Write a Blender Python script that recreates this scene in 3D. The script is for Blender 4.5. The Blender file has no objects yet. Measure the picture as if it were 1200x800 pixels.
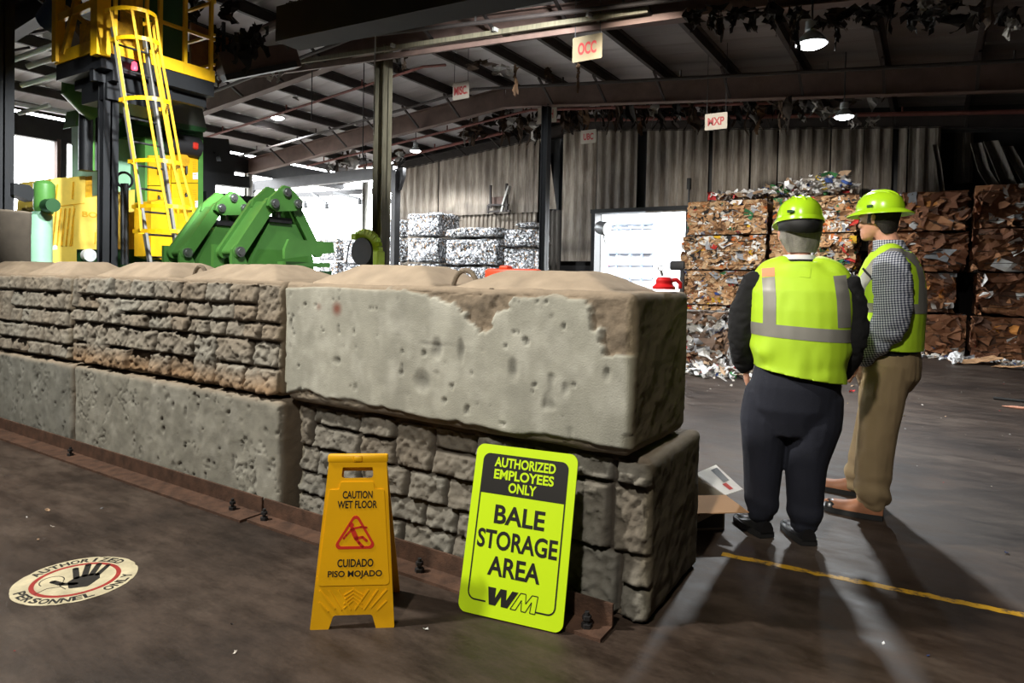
import bpy, bmesh, math, random
import numpy as np
from math import sin, cos, tan, pi, radians, sqrt, atan2, hypot
from mathutils import Vector, Matrix, noise as mnoise
from mathutils.bvhtree import BVHTree

SC = bpy.context.scene
COL = SC.collection
random.seed(7)
rng = np.random.default_rng(7)

# ------------------------------------------------------------------ camera
F = 770.0; YAW = radians(32.4); ROLL = .02; PITCH = .02; EYE = 1.35
CY = 327 + F * tan(PITCH)
f0 = Vector((-sin(YAW), cos(YAW), 0)); r0 = Vector((cos(YAW), sin(YAW), 0)); u0 = Vector((0, 0, 1))
fw = f0 * cos(PITCH) - u0 * sin(PITCH); up = f0 * sin(PITCH) + u0 * cos(PITCH)
cr = r0 * cos(ROLL) + up * sin(ROLL); cu = up * cos(ROLL) - r0 * sin(ROLL)
cam_data = bpy.data.cameras.new('camera'); cam = bpy.data.objects.new('camera', cam_data); COL.objects.link(cam)
M = Matrix((cr, cu, -fw)).transposed().to_4x4(); M.translation = (0, 0, EYE); cam.matrix_world = M
cam_data.sensor_width = 36; cam_data.lens = F * 36 / 1200; cam_data.shift_y = -(400 - CY) / 1200
cam_data.clip_start = .05; cam_data.clip_end = 400
SC.camera = cam

def ray(x, y): return fw + cr * ((x - 600) / F) - cu * ((y - CY) / F)
def floor_at(x, y, z=0.):
    r = ray(x, y); t = (z - EYE) / r.z; return Vector((r.x * t, r.y * t, z))
def on_y(x, y, Y):
    r = ray(x, y); t = Y / r.y; return Vector((r.x * t, Y, EYE + r.z * t))
def on_x(x, y, X):
    r = ray(x, y); t = X / r.x; return Vector((X, r.y * t, EYE + r.z * t))
def at_d(x, y, d):
    return Vector((0, 0, EYE)) + ray(x, y) * d

# ------------------------------------------------------------------ light
vs = SC.view_settings
vs.view_transform = 'Standard'; vs.look = 'None'; vs.gamma = 1.0; vs.exposure = 0.0; vs.use_curve_mapping = False
SC.cycles.max_bounces = 8; SC.cycles.use_denoising = True
w = bpy.data.worlds.new('overcast_sky'); SC.world = w; w.use_nodes = True
bg = w.node_tree.nodes['Background']; bg.inputs[0].default_value = (.93, .97, 1, 1); bg.inputs[1].default_value = 22

def lamp(kind, loc, energy, color=(1, 1, 1), size=.3, target=None, spot=None, blend=.6):
    d = bpy.data.lights.new('lamp_light', kind); d.energy = energy; d.color = color
    if kind == 'AREA': d.size = size
    else: d.shadow_soft_size = size
    if kind == 'SPOT': d.spot_size = radians(spot or 120); d.spot_blend = blend
    o = bpy.data.objects.new('lamp_light', d); COL.objects.link(o); o.location = loc
    if target is not None: o.rotation_euler = (Vector(target) - Vector(loc)).to_track_quat('-Z', 'Y').to_euler()
    return o
WARM = (1, .95, .86); COOL = (.94, .98, 1)
# high-bay lamps of the bay behind the photographer (outside the frame)
lamp('SPOT', (-4.9, -.25, 5.6), 2300, WARM, .16, (-3.0, 2.0, .4), 105)
lamp('SPOT', (-.55, -2.2, 5.2), 1150, WARM, .16, (-.5, 4.0, .8), 60)

# added unseen spots above the frame, aimed to brighten machine, presses, bales, siding
lamp('SPOT', (-2.5, 3.4, 5.2), 6500, COOL, .16, (-11.3, 5.45, 2.1), 30, .45)
lamp('SPOT', (-5.5, 2.0, 5.3), 2000, COOL, .16, (-11.4, 5.25, 2.1), 26, .4)
lamp('SPOT', (-3.4, 2.4, 5.3), 1100, COOL, .16, (-6.6, 4.9, 1.9), 46)
lamp('SPOT', (-3.6, 6.6, 5.2), 3500, WARM, .16, (-3.9, 15.7, 1.6), 48)
lamp('SPOT', (-3.5, 6.5, 5.25), 3600, COOL, .2, (-13.2, 17.0, 3.0), 46, .4)

# ------------------------------------------------------------------ helpers
def mesh_obj(name, me, mat=None, parent=None, loc=None):
    o = bpy.data.objects.new(name, me); COL.objects.link(o)
    if mat is not None:
        for m in (mat if isinstance(mat, (list, tuple)) else [mat]): me.materials.append(m)
    if loc is not None: o.location = loc
    if parent is not None:
        o.parent = parent
    return o
def tag(o, label=None, cat=None, group=None, kind=None):
    if label: o['label'] = label
    if cat: o['category'] = cat
    if group: o['group'] = group
    if kind: o['kind'] = kind
    return o
def empty(name, loc=(0, 0, 0), rz=0, label=None, cat=None, group=None):
    o = bpy.data.objects.new(name, None); COL.objects.link(o); o.empty_display_size = .1
    o.location = loc; o.rotation_euler = (0, 0, rz)
    return tag(o, label, cat, group)
def copy_tree(o, parent=None):
    c = o.copy(); COL.objects.link(c)
    if parent is not None: c.parent = parent
    for ch in list(o.children): copy_tree(ch, c)
    return c

class MB:
    """collects shapes into one mesh; world=Empty given -> shapes are in world space"""
    def __init__(self): self.bm = bmesh.new(); self.mi = 0
    def _faces(self, fs, smooth=False):
        for f in fs: f.material_index = self.mi; f.smooth = smooth
    def box(self, c, s, M=None, bev=0., seg=1):
        r = bmesh.ops.create_cube(self.bm, size=1.)
        vsx = r['verts']
        for v in vsx:
            v.co = Vector((v.co.x * s[0], v.co.y * s[1], v.co.z * s[2])) + Vector(c)
            if M is not None: v.co = M @ v.co
        fs = list({f for v in vsx for f in v.link_faces}); self._faces(fs)
        if bev:
            es = list({e for v in vsx for e in v.link_edges})
            rr = bmesh.ops.bevel(self.bm, geom=es, offset=bev, segments=seg, affect='EDGES', profile=.5)
            self._faces(rr['faces'])
        return self
    def bar(self, a, b, w, h=None, upv=(0, 0, 1)):
        a = Vector(a); b = Vector(b); h = h or w; d = (b - a); L = d.length; d.normalize()
        u = Vector(upv)
        if abs(d.dot(u)) > .98: u = Vector((1, 0, 0))
        s = d.cross(u).normalized(); u = s.cross(d).normalized()
        Mx = Matrix((s, d, u)).transposed().to_4x4(); Mx.translation = (a + b) / 2
        return self.box((0, 0, 0), (w, L, h), Mx)
    def quad(self, pts, smooth=False):
        f = self.bm.faces.new([self.bm.verts.new(p) for p in pts]); self._faces([f], smooth); return self
    def prism(self, pts, off):
        """polygon of 3D points extruded by vector off"""
        off = Vector(off); a = [self.bm.verts.new(p) for p in pts]; b = [self.bm.verts.new(Vector(p) + off) for p in pts]
        n = len(a); fs = [self.bm.faces.new(a[::-1]), self.bm.faces.new(b)]
        for i in range(n): fs.append(self.bm.faces.new((a[i], a[(i + 1) % n], b[(i + 1) % n], b[i])))
        self._faces(fs); return self
    def tube(self, pts, r, n=8, closed=False, caps=True):
        pts = [Vector(p) for p in pts]; N = len(pts); rings = []
        rr = r if isinstance(r, (list, tuple)) else [r] * N
        prev = None
        for i, p in enumerate(pts):
            if closed: t = pts[(i + 1) % N] - pts[i - 1]
            else: t = pts[min(i + 1, N - 1)] - pts[max(i - 1, 0)]
            t.normalize()
            if prev is None:
                a = Vector((0, 0, 1)) if abs(t.z) < .9 else Vector((1, 0, 0))
                u = t.cross(a).normalized()
            else: u = (prev - t * prev.dot(t)).normalized()
            prev = u; v = t.cross(u)
            rings.append([self.bm.verts.new(p + (u * cos(2 * pi * k / n) + v * sin(2 * pi * k / n)) * rr[i]) for k in range(n)])
        fs = []
        for i in range(N if closed else N - 1):
            A, B = rings[i], rings[(i + 1) % N]
            for k in range(n): fs.append(self.bm.faces.new((A[k], A[(k + 1) % n], B[(k + 1) % n], B[k])))
        self._faces(fs, True)
        if caps and not closed:
            self._faces([self.bm.faces.new(rings[0][::-1]), self.bm.faces.new(rings[-1])])
        return self
    def cyl(self, a, b, r, n=16, r2=None): return self.tube([a, b], [r, r if r2 is None else r2], n)
    def lathe(self, prof, n=24, M=None, smooth=True):
        M = M or Matrix.Identity(4); rings = []; fs = []
        for (r, z) in prof:
            if r < 1e-6: rings.append([self.bm.verts.new(M @ Vector((0, 0, z)))])
            else: rings.append([self.bm.verts.new(M @ Vector((r * cos(2 * pi * k / n), r * sin(2 * pi * k / n), z))) for k in range(n)])
        for A, B in zip(rings[:-1], rings[1:]):
            for k in range(n):
                k2 = (k + 1) % n
                if len(A) == 1 and len(B) == 1: continue
                if len(A) == 1: fs.append(self.bm.faces.new((A[0], B[k2], B[k])))
                elif len(B) == 1: fs.append(self.bm.faces.new((A[k], A[k2], B[0])))
                else: fs.append(self.bm.faces.new((A[k], A[k2], B[k2], B[k])))
        self._faces(fs, smooth); return self
    def add_mesh(self, me, M=None):
        n0 = len(self.bm.verts); nf = len(self.bm.faces); self.bm.from_mesh(me)
        self.bm.verts.ensure_lookup_table(); self.bm.faces.ensure_lookup_table()
        if M is not None:
            for v in self.bm.verts[n0:]: v.co = M @ v.co
        for f in self.bm.faces[nf:]: f.material_index = self.mi
        return self
    def build(self, name, mat, parent=None, loc=None, world=None, angle=35, fix=True):
        if fix: bmesh.ops.recalc_face_normals(self.bm, faces=self.bm.faces)
        me = bpy.data.meshes.new(name)
        if world is not None:
            Mi = Matrix.LocRotScale(world.location, world.rotation_euler, None).inverted()
            self.bm.transform(Mi); parent = world
        elif parent is None and loc is None and len(self.bm.verts):
            c = Vector((0, 0, 0)); mn = min(v.co.z for v in self.bm.verts)
            for v in self.bm.verts: c += v.co
            c /= len(self.bm.verts); c.z = mn
            self.bm.transform(Matrix.Translation(-c)); loc = c
        for f in self.bm.faces: f.smooth = True
        self.bm.to_mesh(me); self.bm.free()
        try: me.set_sharp_from_angle(angle=radians(angle))
        except Exception: pass
        return mesh_obj(name, me, mat, parent, loc)

def np_mesh(name, V, Fq, cols=None, smooth=True, colname='Col'):
    me = bpy.data.meshes.new(name)
    me.from_pydata([tuple(v) for v in V], [], [tuple(f) for f in Fq])
    if smooth: me.polygons.foreach_set('use_smooth', np.ones(len(me.polygons), dtype=bool))
    if cols is not None:
        a = me.color_attributes.new(colname, 'FLOAT_COLOR', 'POINT')
        c = np.ones((len(V), 4), dtype=np.float32); c[:, :3] = cols; a.data.foreach_set('color', c.ravel())
    me.update(); return me

def hash3(i, j, k, s):
    h = (i.astype(np.int64) * 374761393 + j.astype(np.int64) * 668265263 + k.astype(np.int64) * 2147483647 + s * 974634777) & 0xffffffff
    h = ((h ^ (h >> 13)) * 1274126177) & 0xffffffff
    h = (h ^ (h >> 16)) & 0xffffffff
    return h / 4294967295.0
def vnoise(P, s=0):
    P = np.asarray(P, float); I = np.floor(P).astype(np.int64); f = P - I; f = f * f * (3 - 2 * f)
    out = 0
    for dx in (0, 1):
        for dy in (0, 1):
            for dz in (0, 1):
                wgt = (f[:, 0] if dx else 1 - f[:, 0]) * (f[:, 1] if dy else 1 - f[:, 1]) * (f[:, 2] if dz else 1 - f[:, 2])
                out = out + wgt * hash3(I[:, 0] + dx, I[:, 1] + dy, I[:, 2] + dz, s)
    return out * 2 - 1
def fbm(P, o=4, s=0, g=.5):
    a = 1.; t = 0; n = 0
    for k in range(o): t = t + a * vnoise(P * 2 ** k, s + k * 17); n += a; a *= g
    return t / n

# text -> mesh fitted to a box centred on (0,0), lying in local XY, facing +Z
def text_mesh(s, w=None, h=None, bold=0., ext=.0008):
    cu_ = bpy.data.curves.new('t', 'FONT'); cu_.body = s; cu_.size = 1; cu_.offset = bold; cu_.extrude = 0; cu_.resolution_u = 4
    o = bpy.data.objects.new('t', cu_); COL.objects.link(o)
    dg = bpy.context.evaluated_depsgraph_get(); me = bpy.data.meshes.new_from_object(o.evaluated_get(dg))
    bpy.data.objects.remove(o)
    V = np.array([v.co[:] for v in me.vertices]); mn = V.min(0); mx = V.max(0); c = (mn + mx) / 2
    sy = h / (mx[1] - mn[1]) if h else None
    sx = w / (mx[0] - mn[0]) if w else sy
    if sy is None: sy = sx
    for v in me.vertices: v.co = ((v.co.x - c[0]) * sx, (v.co.y - c[1]) * sy, 0)
    bm = bmesh.new(); bm.from_mesh(me)
    r = bmesh.ops.extrude_face_region(bm, geom=bm.faces[:])
    for g in r['geom']:
        if isinstance(g, bmesh.types.BMVert): g.co.z += ext
    bm.to_mesh(me); bm.free(); return me
def frame_matrix(o, x, y):
    """local X along x, Y along y, Z their cross product"""
    x = Vector(x).normalized(); y = Vector(y); y = (y - x * y.dot(x)).normalized(); z = x.cross(y)
    m = Matrix((x, y, z)).transposed().to_4x4(); m.translation = Vector(o); return m

# ------------------------------------------------------------------ materials
def srgb(*c):
    return tuple(((v / 255) / 12.92 if v / 255 <= .04045 else ((v / 255 + .055) / 1.055) ** 2.4) for v in c)
def new_mat(name):
    m = bpy.data.materials.new(name); m.use_nodes = True
    return m, m.node_tree.nodes, m.node_tree.links, m.node_tree.nodes['Principled BSDF']
def noise_node(N, L, scale, detail=4, rough=.55, coord='Object', vec_scale=None):
    tc = N.new('ShaderNodeTexCoord'); n = N.new('ShaderNodeTexNoise')
    n.inputs['Scale'].default_value = scale; n.inputs['Detail'].default_value = detail; n.inputs['Roughness'].default_value = rough
    if vec_scale:
        mp = N.new('ShaderNodeMapping'); mp.inputs['Scale'].default_value = vec_scale
        L.new(tc.outputs[coord], mp.inputs['Vector']); L.new(mp.outputs[0], n.inputs['Vector'])
    else: L.new(tc.outputs[coord], n.inputs['Vector'])
    return n
def ramp(N, L, src, stops):
    r = N.new('ShaderNodeValToRGB'); e = r.color_ramp.elements
    while len(e) < len(stops): e.new(.5)
    for q, (p, c) in zip(e, stops): q.position = p; q.color = (*c, 1)
    L.new(src, r.inputs[0]); return r
def mat(name, col, rough=.6, metal=0., var=.15, scale=6., bump=0., bscale=60., col2=None, attr=None, vec_scale=None, emit=None, spec=None, coat=0.):
    m, N, L, B = new_mat(name)
    B.inputs['Roughness'].default_value = rough; B.inputs['Metallic'].default_value = metal
    if spec is not None: B.inputs['Specular IOR Level'].default_value = spec
    if coat: B.inputs['Coat Weight'].default_value = coat
    n = noise_node(N, L, scale, 5, .6, vec_scale=vec_scale)
    c = col; d = tuple(v * (1 - var) for v in c) if col2 is None else col2
    r = ramp(N, L, n.outputs[0], [(.3, d), (.7, tuple(min(1, v * (1 + var * .6)) for v in c))])
    out = r.outputs[0]
    if attr:
        a = N.new('ShaderNodeAttribute'); a.attribute_name = attr
        mx = N.new('ShaderNodeMix'); mx.data_type = 'RGBA'; mx.blend_type = 'MULTIPLY'; mx.inputs[0].default_value = 1
        L.new(a.outputs['Color'], mx.inputs[6]); L.new(out, mx.inputs[7]); out = mx.outputs[2]
    L.new(out, B.inputs['Base Color'])
    if bump:
        n2 = noise_node(N, L, bscale, 6, .65); b = N.new('ShaderNodeBump'); b.inputs['Strength'].default_value = bump; b.inputs['Distance'].default_value = .01
        L.new(n2.outputs[0], b.inputs['Height']); L.new(b.outputs[0], B.inputs['Normal'])
    if emit:
        B.inputs['Emission Color'].default_value = (*emit[0], 1); B.inputs['Emission Strength'].default_value = emit[1]
    return m
MT = {}
MT['concrete'] = mat('concrete', (1, 1, 1), .92, 0, .2, 9, .3, 140, attr='Col')
MT['rust'] = mat('rust_steel', srgb(84, 60, 46), .75, .2, .5, 14, .4, 120)
MT['rust_beam'] = mat('rust_beam', srgb(94, 74, 66), .8, .0, .3, 3, .2, 60)
MT['dark_steel'] = mat('dark_steel', srgb(44, 43, 44), .6, .3, .3, 4, .1, 60)
MT['black_steel'] = mat('black_steel', srgb(26, 27, 29), .5, .3, .2, 4, .1, 60)
MT['purlin'] = mat('purlin_steel', srgb(52, 45, 42), .75, .1, .3, 4)
MT['olive_steel'] = mat('weathered_steel', srgb(104, 98, 80), .7, .2, .35, 5, .1, 60, vec_scale=(6, 6, .6))
MT['pipe_red'] = mat('rusty_pipe', srgb(110, 62, 54), .7, .1, .3, 6)
MT['pipe_gray'] = mat('gray_pipe', srgb(150, 148, 142), .5, .4, .2, 6)
MT['yellow'] = mat('yellow_paint', srgb(232, 178, 10), .45, 0, .12, 5)
MT['yellow_pale'] = mat('pale_yellow_paint', srgb(226, 196, 84), .5, 0, .12, 4)  # paler yellow: strong light on the machine cover put into the colour
MT['yellow_old'] = mat('worn_yellow_paint', srgb(214, 160, 12), .55, 0, .3, 14)
MT['green'] = mat('green_paint', srgb(82, 136, 62), .42, 0, .14, 4)
MT['green_dark'] = mat('dark_green_paint', srgb(26, 74, 30), .5, 0, .2, 4)
MT['mint'] = mat('mint_paint', srgb(150, 196, 164), .5, 0, .1, 4)
MT['chrome'] = mat('bare_steel', srgb(170, 172, 170), .32, .9, .15, 10)
MT['white_paint'] = mat('white_paint', srgb(236, 240, 244), .5, 0, .04, 3)
MT['black'] = mat('black_paint', (.006, .006, .006), .6, 0, .1, 3)
MT['grayglass'] = mat('grey_lamp_housing', srgb(150, 152, 154), .4, .5, .15, 5)
MT['rubber'] = mat('black_rubber', (.012, .012, .012), .7, 0, .2, 8)
# ------------------------------------------------------------------ setting
def z_roof(X): return 6.42 - .095 * abs(X + 9.2)
# floor
m, N, L, B = new_mat('stained_concrete_floor')
n1 = noise_node(N, L, .9, 8, .62); n2 = noise_node(N, L, 3.2, 8, .7, vec_scale=(1, 2.6, 1)); n3 = noise_node(N, L, 45, 6, .7)
r1 = ramp(N, L, n1.outputs[0], [(.34, srgb(46, 34, 26)), (.5, srgb(68, 54, 44)), (.68, srgb(92, 80, 70))])
r2 = ramp(N, L, n2.outputs[0], [(.36, srgb(120, 100, 84)), (.62, (1, 1, 1))])
mx = N.new('ShaderNodeMix'); mx.data_type = 'RGBA'; mx.blend_type = 'MULTIPLY'; mx.inputs[0].default_value = .8
L.new(r1.outputs[0], mx.inputs[6]); L.new(r2.outputs[0], mx.inputs[7])
r3 = ramp(N, L, n3.outputs[0], [(.3, (.72, .72, .72)), (.75, (1.1, 1.1, 1.1))])
mx2 = N.new('ShaderNodeMix'); mx2.data_type = 'RGBA'; mx2.blend_type = 'MULTIPLY'; mx2.inputs[0].default_value = .8
L.new(mx.outputs[2], mx2.inputs[6]); L.new(r3.outputs[0], mx2.inputs[7]); L.new(mx2.outputs[2], B.inputs['Base Color'])
rr = ramp(N, L, n2.outputs[0], [(.3, (.46,) * 3), (.7, (.74,) * 3)]); L.new(rr.outputs[0], B.inputs['Roughness'])
bp = N.new('ShaderNodeBump'); bp.inputs['Strength'].default_value = .25; bp.inputs['Distance'].default_value = .006
n4 = noise_node(N, L, 18, 8, .7); L.new(n4.outputs[0], bp.inputs['Height']); L.new(bp.outputs[0], B.inputs['Normal'])
MT['floor'] = m
b = MB(); b.box((-10, 8, -.1), (32, 30, .2)); tag(b.build('floor', MT['floor']), kind='structure')
MT['yard'] = mat('yard_concrete', srgb(170, 166, 158), .9, 0, .15, 2)
b = MB(); b.box((-40, 40, -.14), (160, 130, .2)); tag(b.build('yard_ground', MT['yard']), kind='structure')

# roof deck: corrugated sheet, two slopes
MT['roof_shaded'] = mat('shaded_roof_sheet', srgb(104, 98, 94), .7, .1, .25, 1.2, 0, 30, vec_scale=(.3, 1, 1))  # darker copy of the roof sheet, shade of the unlit right end painted in
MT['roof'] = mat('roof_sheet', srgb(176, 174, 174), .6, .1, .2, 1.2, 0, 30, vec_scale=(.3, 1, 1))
def roof_sheet(xa, xb, name, mt='roof', ya=-6, yb=18.5):
    n = int((yb - ya) / .085); V = []; Fq = []
    for i in range(n + 1):
        y = ya + (yb - ya) * i / n; dz = .022 if i % 7 == 0 else 0
        V += [(xa, y, z_roof(xa) + dz), (xb, y, z_roof(xb) + dz)]
        if i: k = 2 * i; Fq.append((k - 2, k - 1, k + 1, k))
    V2 = [(x, y, z + .05) for x, y, z in V]; n0 = len(V)
    Fq += [tuple(v + n0 for v in f[::-1]) for f in Fq]
    tag(mesh_obj(name, np_mesh(name, V + V2, Fq, smooth=False), MT[mt]), kind='structure')
roof_sheet(-5.0, 5.2, 'ceiling', 'roof_shaded'); roof_sheet(-9.2, -5.0, 'ceiling'); roof_sheet(-19.7, -9.2, 'ceiling')
# purlins
xs = [-9.2 + 1.4 * k for k in range(-7, 11)]
for x in xs:
    b = MB(); z = z_roof(x) - .115
    b.box((x, 6.1, z), (.022, 24.5, .2)).box((x + .035, 6.1, z + .09), (.07, 24.5, .018)).box((x - .035, 6.1, z - .09), (.07, 24.5, .018))
    tag(b.build('purlin', MT['purlin']), kind='structure')
# girders (I sections following the roof)
def girder(Y, depth, wd=.2, material='rust_beam', x0=-19.6, x1=5):
    b = MB(); pts = [x0, -9.2, x1]
    for a, c in zip(pts[:-1], pts[1:]):
        A = Vector((a, Y, z_roof(a) - .225)); C = Vector((c, Y, z_roof(c) - .225))
        for off, h, ww in ((-.01, .02, wd), (-depth / 2, depth, .02), (-depth, .02, wd)):
            b.bar(A + Vector((0, 0, off)), C + Vector((0, 0, off)), ww, h)
    o = tag(b.build('girder', MT[material]), kind='structure')
    for x in xs[1:-1:1]:
        for s in (-1, 1):
            if abs(x + 9.2) < .3: continue
            q = MB(); zt = z_roof(x) - .25
            q.bar((x, Y + s * .75, zt), (x, Y + s * .06, zt - depth + .06), .045, .045)
            q.build('flange_brace', MT['purlin'], world=o)
    return o
girder(14, .5); girder(9.5, .42); girder(5, .42, material='dark_steel'); girder(18.05, .3, material='purlin')
# steel columns along the ridge
def column(x, y, w_, d_, top, material, name='column', base=.28):
    b = MB(); t = .02
    b.box((x - w_ / 2 + t / 2, y, top / 2), (t, d_, top)).box((x + w_ / 2 - t / 2, y, top / 2), (t, d_, top)).box((x, y, top / 2), (w_, t * 1.2, top))
    b.box((x, y, .012), (w_ + .14, d_ + .14, .024))
    return tag(b.build(name, MT[material]), kind='structure')
p = on_y(446, 300, 9.5); column(p.x, 9.5, .25, .25, z_roof(p.x) - .6, 'olive_steel')
p = on_y(637, 300, 14); column(p.x, 14, .17, .2, z_roof(p.x) - .7, 'black_steel')
p = on_x(126.5, 200, -9.6); column(p.x, p.y, .16, .2, z_roof(p.x) - .6, 'black_steel')
p = at_d(1, 200, 9.7); column(p.x, p.y, .2, .26, z_roof(p.x) - .3, 'black_steel')

# back wall: corrugated siding hung as separate sheets, dark shell behind it
MT['siding'] = None
m, N, L, B = new_mat('stained_siding')
a = noise_node(N, L, 1.4, 7, .65, vec_scale=(2.2, 2.2, .35)); c = noise_node(N, L, 9, 6, .7, vec_scale=(3, 3, .25))
r1 = ramp(N, L, a.outputs[0], [(.32, srgb(104, 95, 86)), (.5, srgb(140, 131, 120)), (.7, srgb(170, 163, 152))])
r2 = ramp(N, L, c.outputs[0], [(.3, srgb(176, 160, 142)), (.6, (1, 1, 1))])
mx = N.new('ShaderNodeMix'); mx.data_type = 'RGBA'; mx.blend_type = 'MULTIPLY'; mx.inputs[0].default_value = .8
L.new(r1.outputs[0], mx.inputs[6]); L.new(r2.outputs[0], mx.inputs[7]); 
at = N.new('ShaderNodeAttribute'); at.attribute_name = 'Col'
mx3 = N.new('ShaderNodeMix'); mx3.data_type = 'RGBA'; mx3.blend_type = 'MULTIPLY'; mx3.inputs[0].default_value = 1
L.new(mx.outputs[2], mx3.inputs[6]); L.new(at.outputs['Color'], mx3.inputs[7]); L.new(mx3.outputs[2], B.inputs['Base Color']); B.inputs['Roughness'].default_value = .7
MT['siding'] = m
wall_n = [0]
def siding(xa, xb, z0, z1, Y=18., pitch=.3, amp=.035, bot=None, top=None, dirt=None, seed=0, lean=0.):
    """ribbed sheet from xa to xb; z1 None -> follows the roof; bot(x) bottom edge; dirt(x,z)->0..1 soot"""
    n = max(4, int((xb - xa) / (pitch / 6))); rows = 22; V = []; Fq = []; C = []
    for i in range(n + 1):
        x = xa + (xb - xa) * i / n; ph = ((x / pitch) % 1)
        d = -amp if ph < .38 else (0 if ph > .5 and ph < .88 else -amp * .5)
        zt = (z_roof(x) - .5) if z1 is None else z1
        zb = z0 if bot is None else bot(x)
        for j in range(rows + 1):
            t = j / rows; z = zb + (zt - zb) * t
            V.append((x + lean * (1 - t), Y + d - abs(lean) * .3 * (1 - t), z))
            k = 1. if dirt is None else 1 - dirt(x, z)
            C.append((k, k * .985, k * .96))
        if i:
            o0 = (i - 1) * (rows + 1); o1 = i * (rows + 1)
            for j in range(rows): Fq.append((o0 + j, o1 + j, o1 + j + 1, o0 + j + 1))
    o = mesh_obj('wall_back', np_mesh('siding', V, Fq, C, smooth=False), MT['siding'])
    s = o.modifiers.new('t', 'SOLIDIFY'); s.thickness = .012; s.offset = 1
    return tag(o, kind='structure')
def nz(x, z, s=0, sc=1.): return mnoise.noise(Vector((x * sc, z * sc, s * 3.7)))
def smooth01(t): t = max(0., min(1., t)); return t * t * (3 - 2 * t)
def X18(px, py=200): return on_y(px, py, 18).x
def Z18(px, py): return on_y(px, py, 18).z
soot_l = lambda x, z: .5 * smooth01((Z18(560, 232) + .5 * nz(x, z, 1, .9) - z) / .25) * (.6 + .4 * nz(x, z, 5, 2))
siding(X18(468), X18(514), Z18(490, 268), None, dirt=lambda x, z: .35 * smooth01((Z18(490, 245) + .4 * nz(x, z, 2, 1.2) - z) / .3))
siding(X18(515), X18(632), Z18(570, 251), None, dirt=soot_l)
siding(X18(633), X18(641), Z18(640, 246), None, lean=.45)
siding(X18(660), X18(699), Z18(680, 306), None, dirt=lambda x, z: max(.8 * smooth01((nz(x, z, 7, .5) * .3 + .35 - abs(z - 2.35)) / .35), .8 * smooth01((1.75 - z) / .3), .25 * smooth01((3.6 - z) / .5)))
siding(X18(700), X18(747), Z18(720, 248), None, dirt=lambda x, z: .4 + .12 * nz(x, z, 9, 1))
siding(X18(758), X18(806), Z18(780, 248), None, dirt=lambda x, z: .42 + .1 * nz(x, z, 3, 1))
siding(X18(806), X18(830), 2.2, None, dirt=lambda x, z: .42)
siding(X18(835), X18(878), 2.2, None, dirt=lambda x, z: .36 + .2 * smooth01((3.6 - z) / .8))
siding(X18(880), X18(910), 2.2, None, dirt=lambda x, z: .36)
siding(X18(912), X18(972), 2.2, None, dirt=lambda x, z: .34)
siding(X18(974), X18(1011), 2.2, None, dirt=lambda x, z: .3)
siding(X18(1012), X18(1045), 2.2, None, dirt=lambda x, z: .3)
siding(X18(1052), X18(1062), 2.2, None, dirt=lambda x, z: .25)
siding(X18(1064), X18(1101), 2.2, None, dirt=lambda x, z: .38)
siding(X18(1118), X18(1140), 3.75, None, Y=18.25, dirt=lambda x, z: .72)
# finer ribbed lower siding left of the gap, and the sheet bottoms by the dark gap
siding(X18(468), X18(628), 0, Z18(560, 246), Y=18.12, pitch=.17, amp=.05, dirt=lambda x, z: .1)
siding(X18(640), X18(656), 0, Z18(650, 246), Y=18.12, pitch=.17, amp=.05, dirt=lambda x, z: .78)
# bent sheets hanging in the burnt corner
def bent_sheet(path, wd, name='wall_back'):
    n = len(path); V = []; Fq = []
    for i, (p, q) in enumerate(path):
        a = on_y(p, q, 17.9 - .12 * (i % 3)); V += [(a.x, a.y, a.z), (a.x + wd * .5, a.y + .12, a.z + .02), (a.x + wd, a.y - .02, a.z)]
        if i:
            k = 3 * i
            for j in (0, 1): Fq.append((k - 3 + j, k - 2 + j, k + 1 + j, k + j))
    C = np.full((len(V), 3), .55)
    o = mesh_obj(name, np_mesh(name, V, Fq, C, smooth=False), MT['siding'])
    s = o.modifiers.new('t', 'SOLIDIFY'); s.thickness = .012
    tag(o, kind='structure')
bent_sheet([(1137, 168), (1146, 200), (1162, 225), (1175, 240)], .22)
bent_sheet([(1152, 166), (1160, 185), (1170, 210), (1177, 225)], .28)
bent_sheet([(1174, 172), (1184, 190), (1198, 215)], .2)
bent_sheet([(1092, 170), (1096, 190), (1101, 232)], .12)
# added dark shell so gaps in the siding look unlit, with the door opening
xd0, xd1, zd = X18(699), X18(806), Z18(750, 248)
MT['shell'] = mat('dark_shell', srgb(30, 28, 27), .9, 0, .3, 2)
b = MB(); b.box(((X18(468) + xd0) / 2, 18.42, 2.69), (xd0 - X18(468), .08, 5.38)).box(((X18(560) + xd0) / 2, 18.42, 5.3), (xd0 - X18(560), .08, 1.3)).box(((xd1 + 4.9) / 2, 18.42, 2.85), (4.9 - xd1, .08, 5.7)).box(((xd0 + xd1) / 2, 18.42, (zd + 5.9) / 2), (xd1 - xd0, .08, 5.9 - zd))
tag(b.build('wall_back', MT['shell']), kind='structure')
b = MB()
b.box((xd0 - .05, 18.15, zd / 2), (.12, .4, zd)).box((xd1 + .06, 18.15, zd / 2), (.14, .4, zd)).box(((xd0 + xd1) / 2, 18.15, zd + .06), (xd1 - xd0 + .3, .4, .12))
tag(b.build('door_1', MT['black_steel']), kind='structure')
for pxx in (752, 832.5, 1048.5, 650):
    b = MB(); x = X18(pxx); z0_ = zd + .15 if pxx == 752 else 0; b.box((x, 18.2, (5.8 + z0_) / 2), (.2 if pxx != 832.5 else .12, .16, 5.8 - z0_)); tag(b.build('column', MT['black_steel']), kind='structure')
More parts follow.
